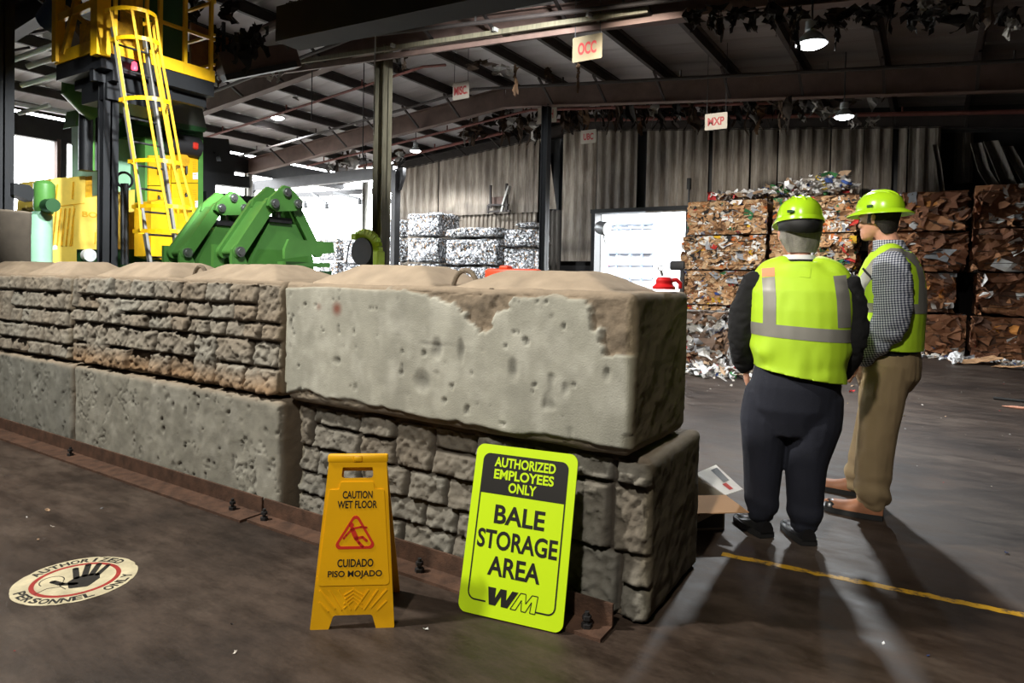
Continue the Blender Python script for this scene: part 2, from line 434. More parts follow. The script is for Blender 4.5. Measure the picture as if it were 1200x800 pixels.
pts = [Vector((x, 18.12, z_roof(x) + .04)) for x in (-16.6, -9.2, 4.9)] + [Vector((x, 18.12, z_roof(x) - .6)) for x in (4.9, -9.2, -16.6)]
b = MB(); b.prism(pts[:2] + pts[4:], (0, .05, 0)); b.prism(pts[1:3] + pts[3:5], (0, .05, 0)); tag(b.build('wall_back', MT['shell']), kind='structure')
# remaining walls (outside the frame)
b = MB(); b.box((5.0, 6, 2.6), (.1, 25, 5.2)); tag(b.build('wall_right', MT['shell']), kind='structure')
b = MB(); b.box((-11, -6.2, 3.2), (32, .1, 6.4)); tag(b.build('wall_front', MT['shell']), kind='structure')
b = MB(); b.box((-19.8, -.6, 2.7), (.1, 11, 5.4)); tag(b.build('wall_left', MT['shell']), kind='structure')
# header beams and posts of the open left side
b = MB(); b.box((-19.65, 11.6, 5.02), (.25, 13.4, .56)); tag(b.build('trim_1', MT['dark_steel']), kind='structure')
for (pxx, pyy, X) in ((67, 190, -19.6), (73, 190, -19.6)):
    p = on_x(pxx, pyy, X); b = MB(); b.box((X, p.y, 2.4), (.2, .08 + .06 * (pxx > 70), 4.8)); tag(b.build('column', MT['rust_beam' if pxx < 70 else 'dark_steel']), kind='structure')
p = on_y(291, 220, 14); column(p.x, 14, .2, .2, z_roof(p.x) - .7, 'pipe_gray')
p = on_y(430, 230, 17.9); column(p.x, 17.9, .3, .2, 4.9, 'pipe_gray')

# high-bay lamps that can be seen, each with its own light
MT['lamp_glow'] = mat('lamp_glow', (1, 1, 1), .5, 0, 0, 1, emit=((.95, .98, 1), 22))
MT['lamp_glass'] = mat('lamp_reflector', srgb(190, 196, 200), .25, .3, .1, 6)
def high_bay(p, s, energy, label, color=COOL, spot=150):
    t = empty('high_bay_lamp', p, 0, label, 'lamp', 'high-bay roof lamps')
    b = MB(); b.lathe([(.02, .26 * s), (.07 * s, .26 * s), (.075 * s, .16 * s), (.05 * s, .15 * s), (.09 * s, .12 * s), (.17 * s, .02 * s), (.18 * s, 0), (.165 * s, 0), (.08 * s, .10 * s), (0, .11 * s)], 24); b.build('reflector', MT['lamp_glass'], t, (0, 0, 0))
    b = MB(); b.lathe([(0, -.05 * s), (.08 * s, -.045 * s), (.14 * s, -.02 * s), (.160 * s, .006 * s), (0, .008 * s)], 24); b.build('lens', MT['lamp_glow'], t, (0, 0, 0))
    zt = z_roof(p.x) - p.z - .01; b = MB(); b.cyl((0, 0, .25 * s), (0, 0, zt), .012, 8); b.build('hanger', MT['dark_steel'], t, (0, 0, 0))
    l = lamp('SPOT', (0, 0, -.09 * s), energy, color, .14 * s, None, spot, .4); l.parent = t; l.name = 'lamp_bulb'
high_bay(on_y(951, 52, 8.2), 1.0, 1050, 'high-bay roof lamp nearest the men, above the right man')
high_bay(on_y(989, 137, 13.6), 1.0, 320, 'high-bay roof lamp over the right cardboard bales, near the MXP sign')
high_bay(on_y(325, 138, 12.2), 1.15, 2000, 'high-bay roof lamp at the left, above the green machine')
high_bay(on_y(487, 177, 15.6), 1.0, 1500, 'high-bay roof lamp just right of the weathered steel column')
# ------------------------------------------------------------------ concrete blocks
GREY = np.array(srgb(150, 148, 138)); BROWN = np.array(srgb(128, 114, 96)); DARKB = np.array(srgb(84, 74, 62)); PALE = np.array(srgb(176, 174, 164)); OCHRE = np.array(srgb(150, 116, 78))
def brick_layout(L, H, seed, rows=5):
    r = random.Random(seed); hs = [r.uniform(.78, 1.25) for _ in range(rows)]; t = sum(hs); hs = [h / t * H for h in hs]
    out = []; z = 0; tall = []
    for k in range(rows):
        x = -r.uniform(0, .12); z1 = z + hs[k]; nxt = []; busy = sorted(tall)
        while x < L:
            inside = [q for q in busy if q[0] - .001 <= x < q[1] - .001]
            if inside: x = inside[0][1]; continue
            w_ = r.uniform(.16, .36); lim = min([q[0] for q in busy if q[0] > x] + [L + .2])
            if x + w_ > lim - .09: w_ = lim - x
            zt = z1
            if k < rows - 1 and r.random() < .16 and w_ < .3: zt = z1 + hs[k + 1]; nxt.append((x, x + w_))
            out.append((x, x + w_, z, zt, r.uniform(-.012, .016), r.uniform(-.02, .03))); x += w_
        tall = nxt; z = z1
    return out
def block_mesh(L, H, D, seed, style, step=.0115, end_shade=0., ochre=0., dark=1.):
    """concrete block, x 0..L, y 0..D, z 0..H; rough brick relief or cast face on the y=0 side"""
    def lin(a, st): n = max(2, int(round(a / st))); return np.linspace(0, a, n + 1)
    gx, gy, gz = lin(L, step), lin(D, step * 1.8), lin(H, step); nx, ny, nz_ = len(gx), len(gy), len(gz)
    idx = -np.ones((nx, ny, nz_), dtype=np.int64)
    I, J, K = np.meshgrid(np.arange(nx), np.arange(ny), np.arange(nz_), indexing='ij')
    surf = (I == 0) | (I == nx - 1) | (J == 0) | (J == ny - 1) | (K == 0) | (K == nz_ - 1)
    idx[surf] = np.arange(surf.sum()); P = np.stack([gx[I[surf]], gy[J[surf]], gz[K[surf]]], 1)
    Fs = []
    def grid(A, flip):
        q = np.stack([A[:-1, :-1], A[1:, :-1], A[1:, 1:], A[:-1, 1:]], -1).reshape(-1, 4)
        Fs.append(q[:, ::-1] if flip else q)
    grid(idx[:, 0, :], False); grid(idx[:, -1, :], True); grid(idx[0], True); grid(idx[-1], False); grid(idx[:, :, 0], True); grid(idx[:, :, -1], False)
    S = np.array([L, D, H]); Q = P + seed * 7.3
    rad = .035 + .02 * fbm(Q * 5, 3, 3)
    if style == 'smooth': rad = .03 + .022 * np.clip(fbm(Q * 4, 3, 3) + .1, 0, 1) + .02 * (P[:, 2] < .1)
    rad = np.clip(rad, .012, .1)[:, None]
    C = np.clip(P, rad, S - rad); d = P - C; ln = np.linalg.norm(d, axis=1, keepdims=True); n = d / np.maximum(ln, 1e-6)
    P2 = C + n * rad
    front = np.clip(-n[:, 1], 0, 1) * (P[:, 1] < .06); topm = np.clip(n[:, 2], 0, 1); endm = np.abs(n[:, 0])
    rough = fbm(Q * 14, 5, 11, .6); big = fbm(Q * 3, 3, 5); fine = fbm(Q * 45, 3, 23, .6)
    h = .006 * rough + .006 * big
    col = np.zeros((len(P), 3)) + BROWN * (1 + .15 * rough[:, None])
    if style == 'brick':
        ins = np.zeros(len(P)); lift = np.zeros(len(P)); tone = np.zeros(len(P)); sl = np.zeros(len(P))
        wob = .008 * fbm(Q * 9, 3, 31); X = P[:, 0] + wob; Z = P[:, 2] + .008 * fbm(Q * 8, 3, 37)
        for (xa, xb, za, zb, l_, t_) in brick_layout(L, H, seed):
            e = np.minimum(np.minimum(X - xa, xb - X) * 1.0, np.minimum((Z - za - .003) * 1.2, (zb - Z) * 2))
            w_ = np.clip((e - .004) / .014, 0, 1); better = w_ > ins
            ins = np.where(better, w_, ins); lift = np.where(better, l_, lift); tone = np.where(better, t_, tone)
            sl = np.where(better, (Z - za) / (zb - za) - .5, sl)
        relief = -.034 + .034 * ins + ins * (lift + .026 * rough + .016 * fine - .020 * sl)
        h = h * (1 - front) + front * relief
        tint = BROWN * 1.0 + (GREY - BROWN) * np.clip(.5 + tone * 12 + .5 * big, 0, 1)[:, None]
        joint_col = DARKB * .8  # recessed joints, darker than the brick faces
        colf = joint_col + (tint - joint_col) * (np.clip(ins * 1.2 - .1, 0, 1) * np.clip(.85 + .5 * fine + .4 * rough, .3, 1.2))[:, None]
        if ochre:
            k = np.clip((.16 - P[:, 2]) / .12, 0, 1)[:, None] * ochre; colf = colf * (1 - k) + OCHRE * (1 + .3 * rough[:, None]) * k
        col = col * (1 - front[:, None]) + colf * front[:, None]
    else:
        h = h * (1 - front) + front * (.0016 * rough + .006 * big)
        u, v = P[:, 0], P[:, 2]
        dents = np.clip(fbm(np.stack([u * 16 + 3, v * 12 + seed, 0 * u], 1), 2, 41) - (.62 if style == 'smooth' else .5), 0, 1)
        streak = fbm(np.stack([u * 9, v * 1.3 + seed, 0 * u], 1), 4, 43)
        colf = GREY * (1.04 + .16 * streak + .1 * big)[:, None] * np.array([.99, 1., .97])
        colf = colf + (PALE - GREY) * np.clip(fbm(np.stack([u * 11, v * 9 + 5, 0 * u], 1), 3, 47) * 1.4, 0, .9)[:, None]
        pocks = fbm(np.stack([u * 23, v * 15 + seed * 3, 0 * u], 1), 3, 53); pk = np.clip((pocks - (.58 if style == 'smooth' else .5)) / .08, 0, 1)
        h = h - front * (.02 * dents * 2 + .009 * pk)
        colf = colf * (1 - .5 * pk[:, None] * .8) * (1 - .5 * np.clip(dents * 2.5, 0, 1)[:, None])
        if style == 'smooth':
            # spalled skin along the top, chipped right corner and ragged lower edge
            e1 = .15 * np.clip(1 - np.abs(u - 1.33) / .16, 0, 1) ** .7 + .04 * np.clip(1 - np.abs(u - 1.15) / .4, 0, 1) + .05 * fbm(Q * 7, 4, 61) + .03 * fbm(Q * 30, 3, 62) - .012
            sp = np.clip((v - (H - e1 * (np.abs(u - 1.25) < .5) - .025 - .025 * big)) / .012, 0, 1)
            ch = np.clip(((u - (L - .10 - .5 * np.clip(v - .42, 0, 1) - .05 * fbm(Q * 9, 4, 67) - .035 * fbm(Q * 30, 3, 68) - .03)) / .015), 0, 1) * (v > .36 + .1 * big)
            lo = np.clip((.055 + .05 * fbm(np.stack([u * 5, 0 * u, 0 * u + seed], 1), 3, 71) - v) / .012, 0, 1)
            sc = np.clip((fbm(np.stack([u * 2.4, v * 34, 0 * u], 1), 4, 73) - .25) / .1, 0, 1) * np.clip(1 - np.abs(v - .36 + .08 * (u - 1)) / .08, 0, 1) * np.clip(1 - np.abs(u - .85) / .55, 0, 1)
            m_ = np.maximum(np.maximum(sp, ch), np.maximum(lo * .8, 0))
            h = h - front * (m_ * (.014 + .02 * np.clip(rough + .3, 0, 1)) + sc * .006)
            cr_ = BROWN * (.88 + .5 * rough + .4 * fine)[:, None]
            colf = colf * (1 - .3 * sc[:, None]); colf = colf * (1 - m_[:, None]) + cr_ * m_[:, None]
            for (cx, cz, r_) in ((.42, .52, .036), (.285, .525, .02)):
                k = np.clip(1.3 - np.hypot(u - cx, v - cz) / r_, 0, 1)[:, None] * (.85 if r_ > .03 else .5); colf = colf * (1 - k) + np.array(srgb(116, 52, 28)) * k
            for (cx, cz, rx_, rz_) in ((1.08, .36, .03, .05), (1.22, .36, .02, .05), (1.5, .3, .024, .045), (1.0, .2, .05, .05)):
                k = np.clip(1.25 - np.hypot((u - cx) / rx_, (v - cz) / rz_) + .5 * rough, 0, 1); h = h - front * k * .014; colf = colf * (1 - .45 * k[:, None])
        else:
            cr1 = np.abs(fbm(np.stack([u * 5, v * 5 + seed, 0 * u], 1), 4, 81)); ck = np.clip(1 - cr1 / .03, 0, 1) * (fbm(Q * 3, 2, 83) > -.05)
            h = h - front * (.010 * ck) + front * .010 * np.clip(fbm(Q * 6, 4, 85), -.5, 1)
            colf = (colf * .84 + .16 * BROWN * .8) * (1 - .35 * ck[:, None]) * (1 + .25 * rough[:, None])
            if style == 'dark': colf = colf * .62 * np.array([.96, .99, 1.02])
            if style == 'brown': colf = BROWN * .34 * (1 + .5 * rough + .3 * big)[:, None]; col = col * .36
        col = col * (1 - front[:, None]) + colf * front[:, None]
    if end_shade: col = col * (1 - end_shade * endm[:, None] * np.array([.3, .3, .55]))  # end faces darker and more olive, their shade put into the colour
    # top faces mixed towards a paler brown
    col = col * (1 - topm[:, None] * .6) + np.array(srgb(158, 142, 122)) * (1 + .2 * rough[:, None]) * topm[:, None] * .6
    P2 = P2 + n * h[:, None]
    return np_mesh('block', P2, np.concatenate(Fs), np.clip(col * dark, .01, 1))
def stud_mesh(lx, ly, hz, seed):
    n = 40; V = []; g = np.linspace(-1, 1, n + 1); XX, YY = np.meshgrid(g, g, indexing='ij'); P = np.stack([XX.ravel() * lx / 2, YY.ravel() * ly / 2, 0 * XX.ravel()], 1)
    Q = P + seed; e = np.minimum((lx / 2 - np.abs(P[:, 0])) / (lx * .24), (ly / 2 - np.abs(P[:, 1])) / (ly * .3)); e = e + .05 * fbm(Q * 9, 3, 5)
    P[:, 2] = hz * np.clip(e, 0, 1) + .006 * fbm(Q * 15, 4, 6) * np.clip(e * 3, 0, 1) - .015 * (e <= .02)
    col = np.array(srgb(162, 146, 126)) * (1 + .2 * fbm(Q * 12, 4, 9))[:, None]
    Fq = [(i * (n + 1) + j, (i + 1) * (n + 1) + j, (i + 1) * (n + 1) + j + 1, i * (n + 1) + j + 1) for i in range(n) for j in range(n)]
    return np_mesh('stud', P, Fq, col)
WY, BH, BD = 2.37, .66, .68
def block(x0, x1, z0, y0, style, seed, label, step=.0115, studs=(), loop=None, end_shade=0., ochre=0., tone=1., D=BD, H=BH):
    o = mesh_obj('concrete_block', block_mesh(x1 - x0, H - .012, D, seed, style, step, end_shade, ochre, tone), MT['concrete'], loc=(x0, y0, z0))
    tag(o, label, 'concrete block', 'stacked concrete barrier blocks')
    for (cx, lx, hz) in studs:
        mesh_obj('stud', stud_mesh(lx, .56, hz, seed + cx * 3), MT['concrete'], o, (cx - x0, D / 2, H - .014))
    if loop is not None:
        b = MB(); pts = [(loop - x0 + .075 * cos(pi * t / 10), D / 2 - .1, H - .03 + .1 * sin(pi * t / 10)) for t in range(11)]
        b.tube(pts, .013, 8); b.build('lifting_loop', MT['rope'], o, (0, 0, 0))
    return o
MT['rope'] = mat('frayed_cable', srgb(120, 108, 92), .9, 0, .4, 60, .5, 200)
xA = (-2.99, -.95); xB = (-5.40, -3.03); xC = (-7.5, -5.44)
block(xA[0], xA[1], .66, WY, 'smooth', 1, 'large smooth grey concrete block on top of the barrier, its right end nearest the men', .0085, ((-2.42, .86, .105), (-1.48, .80, .085)), -1.93, .55)
block(xB[0], xB[1], .665, WY + .01, 'brick', 2, 'upper concrete block with brick relief, left of the smooth grey block', .0095, ((-4.72, .95, .11), (-3.62, .95, .10)), -4.16, .2, .7)
block(xC[0], xC[1], .665, WY + .01, 'brick', 3, 'upper brick-relief block at the left edge of the photo', .0115, ((-5.98, .7, .11), (-7.0, .9, .11)), None, .2)
block(-2.95, -.90, 0, WY + .085, 'brick', 4, 'lower brick-relief block behind the two standing signs', .0095, (), None, .5, 0., .66)  # tone darkens the whole block: shade under the upper overhang painted in
block(-5.34, -3.0, 0, WY, 'cracked', 5, 'lower grey block with cracked plaster-like face, left of the wet floor sign', .0095, (), None, 0., 0., .82)
block(-7.5, -5.38, 0, WY, 'dark', 6, 'lower dark grey smooth block at the left edge of the photo', .0115)
p = on_y(38, 270, 3.8)
for k, lab in enumerate(('bottom block of the three-high stack behind the barrier, hidden by it', 'middle block of the three-high stack behind the barrier', 'rough brown block standing higher than the barrier at the far left')):
    block(p.x - 2.0, p.x, .7 * k, 3.12, 'brown', 8 + k, lab, .03, H=.7)
# rusty steel angle bolted along the foot of the blocks
def angle_rail(xa, xb, bolts, label, lip=.13):
    y = WY - .012; b = MB(); b.box(((xa + xb) / 2, y - lip / 2, .007), (xb - xa, lip, .014)).box(((xa + xb) / 2, y - .006, .05), (xb - xa, .012, .1))
    t = empty('steel_angle', ((xa + xb) / 2, y, 0), 0, label, 'steel rail', 'rusty angles along the blocks')
    b.build('angle_bar', MT['rust'], world=t)
    for x in bolts:
        q = MB(); q.cyl((x, y - .07, .014), (x, y - .07, .03), .022, 6).cyl((x, y - .07, .03), (x, y - .07, .075), .009, 8).cyl((x, y - .07, .045), (x, y - .07, .06), .018, 6)
        q.build('anchor_bolt', MT['dark_steel'], world=t)
angle_rail(-7.4, -3.12, (-3.3, -5.2), 'long rusty angle rail on the floor along the left blocks, past the wet floor sign', .15)
angle_rail(-3.10, -1.5, (-3.02, -1.92), 'rusty angle rail on the floor behind the wet floor sign', .12)
angle_rail(-1.48, -1.0, (-1.08,), 'short rusty rail end poking out right of the bale storage sign', .12)

# ------------------------------------------------------------------ wet floor sign
def rounded_poly(pts, r, n=5):
    out = []; N_ = len(pts)
    for i in range(N_):
        p = Vector(pts[i]); a = (Vector(pts[i - 1]) - p).normalized(); c = (Vector(pts[(i + 1) % N_]) - p).normalized()
        rr = r[i] if isinstance(r, (list, tuple)) else r
        if rr <= 0: out.append(tuple(p)); continue
        ang = a.angle(c); d = rr / tan(ang / 2); p0 = p + a * d; p1 = p + c * d; bis = (a + c).normalized(); ctr = p + bis * (rr / sin(ang / 2))
        v0 = p0 - ctr; v1 = p1 - ctr; tot = v0.angle(v1); cr_ = v0.x * v1.y - v0.y * v1.x; sg = 1 if cr_ > 0 else -1
        for k in range(n + 1):
            t = sg * tot * k / n; out.append((ctr.x + v0.x * cos(t) - v0.y * sin(t), ctr.y + v0.x * sin(t) + v0.y * cos(t)))
    return out
def plate(b, poly, z0, z1, holes=None):
    """2D polygon -> slab between z0 and z1, optional hole (bridged by triangle fill)"""
    bm = b.bm
    def ring(pl, z): return [bm.verts.new((x, y, z)) for x, y in pl]
    loops = [poly] + (holes or []); R0 = [ring(pl, z0) for pl in loops]; R1 = [ring(pl, z1) for pl in loops]
    fs = []
    for Rr in (R0, R1):
        es = []
        for rg in Rr: es += [bm.edges.new((rg[i], rg[(i + 1) % len(rg)])) for i in range(len(rg))]
        g = bmesh.ops.triangle_fill(bm, use_beauty=True, use_dissolve=False, edges=es); fs += [f for f in g['geom'] if isinstance(f, bmesh.types.BMFace)]
    for a, c in zip(R0, R1):
        for i in range(len(a)):
            j = (i + 1) % len(a); fs.append(bm.faces.new((a[i], a[j], c[j], c[i])))
    b._faces(fs)
MT['sign_yellow'] = mat('sign_plastic', srgb(226, 168, 6), .38, 0, .06, 6)
MT['ink'] = mat('black_lettering', srgb(24, 22, 18), .5, 0, .1, 6)
MT['ink_red'] = mat('red_lettering', srgb(198, 44, 26), .5, 0, .1, 6)
a = floor_at(363, 738); c = floor_at(462, 735); wx = (c - a).length; ax_ = (c - a).normalized(); bk = Vector((-ax_.y, ax_.x, 0))
H_ = .635; lean = .09
ws = empty('wet_floor_sign', (a + c) / 2, 0, 'yellow folding wet floor sign standing before the lower blocks', 'wet floor sign')
FW = frame_matrix((a + c) / 2, ax_, Vector((0, 0, H_)) + bk * lean)     # front panel: x across, y up, z to viewer
hw = wx / 2; tw = hw * .70; SL = sqrt(H_ ** 2 + lean ** 2)
outer = [(-hw, 0), (-hw * .56, 0), (-hw * .46, .05), (hw * .46, .05), (hw * .56, 0), (hw, 0), (tw, SL - .006), (-tw, SL - .006)]
hole = rounded_poly([(-tw * .56, SL - .080), (tw * .56, SL - .080), (tw * .52, SL - .038), (-tw * .52, SL - .038)], [.012, .012, .004, .004])
b = MB(); plate(b, rounded_poly(outer, [.004, .004, .012, .012, .004, .004, .008, .008], 3), -.012, 0, [hole]); b.bm.transform(FW); b.build('front_panel', MT['sign_yellow'], world=ws)
b = MB(); plate(b, rounded_poly([(-hw * .86, .16), (hw * .86, .16), (tw * .95, SL - .122), (tw * .62, SL - .122), (tw * .56, SL - .093), (-tw * .56, SL - .093), (-tw * .62, SL - .122), (-tw * .95, SL - .122)], [.012, .012, .006, .004, .004, .004, .004, .006], 3), -.001, .004)
for s in (-1, 1):
    for k in range(3):
        x0 = s * hw * (.80 - .22 * k); b.bar((x0, .142 - 0 * k, .001), (x0 - s * hw * .0 + s * (-.05 if k else -.06), .07 if k else .075, .001), .005, .006, (0, 0, 1))
    b.bar((s * hw * .8, .10, .001), (s * hw * .58, .066, .001), .005, .006, (0, 0, 1))
for k in range(4): b.bar((-.035 + .0 * k, .075 + .016 * k, .001), (0, .105 + .013 * k, .001), .004, .005, (0, 0, 1)); b.bar((.035, .075 + .016 * k, .001), (0, .105 + .013 * k, .001), .004, .005, (0, 0, 1))
b.bm.transform(FW); b.build('raised_label_area', MT['sign_yellow'], world=ws)
b = MB(); b.box((0, SL - .004, -.012), (tw * 2 + .012, .034, .03), None, .008, 2).box((0, SL - .004, .004), (.035, .022, .006), None, .005, 2); b.bm.transform(FW); b.build('hinge_bar', MT['sign_yellow'], world=ws)
FB = frame_matrix((a + c) / 2 + bk * .30, -ax_, Vector((0, 0, H_)) - bk * (.30 - lean - .02))
b = MB(); plate(b, rounded_poly(outer, [.004, .004, .012, .012, .004, .004, .008, .008], 3), -.012, 0, [hole]); b.bm.transform(FB); b.build('back_panel', MT['sign_yellow'], world=ws)
for s, w_, h_, y, m in (('CAUTION', .115, .029, SL - .142, 'ink'), ('WET FLOOR', .152, .029, SL - .179, 'ink'), ('CUIDADO', .137, .030, .243, 'ink'), ('PISO MOJADO', .206, .030, .200, 'ink')):
    me = text_mesh(s, w_, h_, .022); me.transform(FW @ Matrix.Translation((.004, y, .0042))); b = MB(); b.add_mesh(me); b.build('lettering', MT[m], world=ws)
# red triangle with falling figure
b = MB(); ty = .347
tri = lambda k: [(0 + .0, ty + .088 * k), (-.086 * k, ty - .052 * k), (.086 * k, ty - .052 * k)]
plate(b, rounded_poly(tri(1)[::1], .016, 6), .0042, .0052, [rounded_poly(tri(.80), .010, 6)])
cy0 = ty
b.cyl((-.016, cy0 + .038, .0042), (-.016, cy0 + .038, .0052), .0095, 14)
def limb2(pts, w_):
    for p, q in zip(pts[:-1], pts[1:]): b.bar((p[0], cy0 + p[1], .0047), (q[0], cy0 + q[1], .0047), w_, .001, (0, 0, 1))
    for p in pts: b.cyl((p[0], cy0 + p[1], .0042), (p[0], cy0 + p[1], .0052), w_ / 2, 10)
limb2([(-.012, .022), (.004, -.012)], .018); limb2([(-.012, .024), (.02, .030), (.042, .028)], .008); limb2([(-.016, .02), (-.034, .0), (-.044, -.012)], .008)
limb2([(.006, -.012), (.028, -.008), (.044, -.022)], .010); limb2([(.002, -.012), (.016, -.03), (.03, -.044)], .011)
b.bm.transform(FW); b.build('slip_pictogram', MT['ink_red'], world=ws)

# ------------------------------------------------------------------ bale storage sign (leans on the lower block)
MT['lime_sign'] = mat('lime_sign_face', srgb(192, 226, 22), .4, 0, .03, 3, emit=None)
BL, BR_, TL = floor_at(535, 716), floor_at(660, 745), None
axx = (BR_ - BL).normalized(); wS = .445; hS = .665
ctr0 = (BL + BR_) / 2; ctr0.z = .006
nrm = Vector((-axx.y, axx.x, 0))
lean_s = min(.17, .17)
upS = (Vector((0, 0, sqrt(hS ** 2 - lean_s ** 2))) + nrm * lean_s)
FS = frame_matrix(ctr0, axx, upS)
bs = empty('bale_storage_sign', ctr0, 0, 'lime and black bale storage area sign leaning on the brick-relief block', 'sign')
hw = wS / 2
def rect(x0, y0, x1, y1): return [(x0, y0), (x1, y0), (x1, y1), (x0, y1)]
b = MB(); plate(b, rounded_poly(rect(-hw, 0, hw, hS), .035, 6), -.008, 0); b.bm.transform(FS); b.build('panel', MT['lime_sign'], world=bs)
b = MB(); ix = hw - .035
plate(b, rounded_poly(rect(-ix, hS * .705, ix, hS - .035), [0.0, 0.0, .03, .03], 6), .0003, .001); b.bm.transform(FS); b.build('header_field', MT['ink'], world=bs)
b = MB(); lw = .006
for s in (-1, 1):
    b = MB(); b.bar((s * (ix - .003), hS * .705, .0006), (s * (ix - .003), .085, .0006), lw, .0008, (0, 0, 1))
    pts = [(s * (ix - .003 - .03 + .03 * cos(t * pi / 16)), .085 - .03 * sin(t * pi / 16), .0006) for t in range(9)] + [(s * .105, .055, .0006)]
    for p_, q_ in zip(pts[:-1], pts[1:]): b.bar(p_, q_, lw, .0008, (0, 0, 1))
    b.bm.transform(FS); b.build('border_line', MT['ink'], world=bs)
for s, w_, h_, y, m in (('AUTHORIZED', .268, .040, .598, 'lime_sign'), ('EMPLOYEES', .262, .040, .549, 'lime_sign'), ('ONLY', .122, .040, .501, 'lime_sign'),
                        ('BALE', .218, .074, .392, 'ink'), ('STORAGE', .345, .074, .292, 'ink'), ('AREA', .224, .074, .193, 'ink')):
    me = text_mesh(s, w_, h_, .030 if m != 'ink' else .024); me.transform(FS @ Matrix.Translation((.0, y, .0012 if m == 'lime_sign' else .0004))); b = MB(); b.add_mesh(me); b.build('lettering', MT[m], world=bs)
# emblem: slanted solid W joined to outlined M
def stroke(b, pts, w_, z0=.0004, z1=.0012):
    for p_, q_ in zip(pts[:-1], pts[1:]): b.bar((p_[0], p_[1], (z0 + z1) / 2), (q_[0], q_[1], (z0 + z1) / 2), w_, z1 - z0, (0, 0, 1))
b = MB(); y0 = .115; y1 = .180
def para(b, x0, x1, x2, x3, ya, yb): plate(b, [(x0, ya), (x1, ya), (x2, yb), (x3, yb)], .0004, .0012)
Wp = [(-.100, y1), (-.066, y1), (-.066, .142), (-.046, y1), (-.020, y1), (-.018, .142), (.004, y1), (.030, y1), (-.010, y0), (-.038, y0), (-.041, .152), (-.062, y0), (-.090, y0)]
plate(b, Wp[::-1], .0004, .0012)
Mp = [(.000, y0), (.030, y1), (.056, y1), (.062, .142), (.082, y1), (.110, y1), (.104, y0), (.078, y0), (.080, .148), (.062, y0), (.040, y0), (.034, .148), (.022, y0)]
Mp = [(.002, y0), (.040, y1), (.062, y1), (.064, .145), (.088, y1), (.112, y1), (.106, y0), (.084, y0), (.088, .155), (.066, y0), (.048, y0), (.046, .155), (.024, y0)]
stroke(b, Mp + [Mp[0]], .0032)
b.bm.transform(FS @ Matrix.Translation((.0, -.068, 0))); b.build('emblem', MT['ink'], world=bs)

# ------------------------------------------------------------------ round floor decal
cD = (floor_at(18, 687) + floor_at(157, 671)) / 2; R_ = .235
MT['decal'] = mat('worn_decal', srgb(206, 196, 164), .6, 0, .35, 9)
MT['decal_red'] = mat('worn_decal_red', srgb(160, 46, 40), .6, 0, .25, 20)
MT['decal_black'] = mat('worn_decal_black', srgb(34, 32, 28), .6, 0, .5, 30)
def ang_of(px_, py_): q = floor_at(px_, py_) - cD; return atan2(q.y, q.x)
dz = ang_of(87, 660) - pi / 2                           # reading direction of the decal
fd = empty('floor_decal', (cD.x, cD.y, 0), dz - .12, 'round worn authorized personnel only decal with black hand stuck on the floor', 'floor decal')
edge = []
for k in range(120):
    t = 2 * pi * k / 120; r_ = R_ * (1 + .012 * mnoise.noise(Vector((cos(t) * 3, sin(t) * 3, 1))) - .05 * max(0, mnoise.noise(Vector((cos(t) * 6, sin(t) * 6, 5))) - .1)); edge.append((r_ * cos(t), r_ * sin(t)))
b = MB(); plate(b, edge, .0005, .0018); b.build('backing', MT['decal'], fd, (0, 0, 0))
b = MB(); plate(b, [(R_ * .72 * cos(2 * pi * k / 64), R_ * .72 * sin(2 * pi * k / 64)) for k in range(64)], .0016, .0022, [[(R_ * .64 * cos(2 * pi * k / 64), R_ * .64 * sin(2 * pi * k / 64)) for k in range(64)]]); b.build('red_ring', MT['decal_red'], fd, (0, 0, 0))
def arc_text(s, r, a0, a1, h_, flip):
    b = MB()
    for i, ch in enumerate(s):
        if ch == ' ': continue
        t = a0 + (a1 - a0) * i / (len(s) - 1)
        me = text_mesh(ch, (.012 if ch == 'I' else .036), h_, .03, .0005); me.transform(Matrix.Translation((r * cos(t), r * sin(t), .0019)) @ Matrix.Rotation(t - pi / 2 + (pi if flip else 0), 4, 'Z')); b.add_mesh(me)
    return b
arc_text('AUTHORIZED', R_ * .85, radians(142), radians(38), .042, False).build('lettering', MT['decal_black'], fd, (0, 0, 0))
arc_text('PERSONNEL ONLY', R_ * .85, radians(196), radians(344), .042, True).build('lettering', MT['decal_black'], fd, (0, 0, 0))
b = MB(); zz = .0021
def fl(pts, w_):
    for (p_, q_) in zip(pts[:-1], pts[1:]): b.bar((*p_, zz), (*q_, zz), w_, .0008)
    for p_ in pts: b.cyl((*p_, zz - .0004), (*p_, zz + .0004), w_ / 2, 10)
plate(b, rounded_poly([(-.02, -.09), (.05, -.10), (.09, -.03), (.085, .03), (.0, .025), (-.03, -.02)], .015, 4), .0018, .0025)
fl([(.0, .01), (-.012, .12)], .024); fl([(.03, .02), (.035, .142)], .025); fl([(.055, .02), (.078, .132)], .024); fl([(.078, .01), (.115, .10)], .021); fl([(.0, -.05), (-.05, -.03), (-.085, .012)], .026)
b.build('hand_pictogram', MT['decal_black'], fd, (0, 0, 0))
b = MB()
def thin(pts, w_=.004):
    for (p_, q_) in zip(pts[:-1], pts[1:]): b.bar((*p_, .0021), (*q_, .0021), w_, .0007)
thin([(-.09 + .045 * cos(t * pi / 9), .02 + .05 * sin(t * pi / 9)) for t in range(-1, 12)]); thin([(-.045, -.005), (-.06, -.03), (-.05, -.055), (-.03, -.09)]); thin([(-.05, -.055), (-.10, -.05), (-.14, -.09)])
b.build('figure_outline', MT['decal_black'], fd, (0, 0, 0))

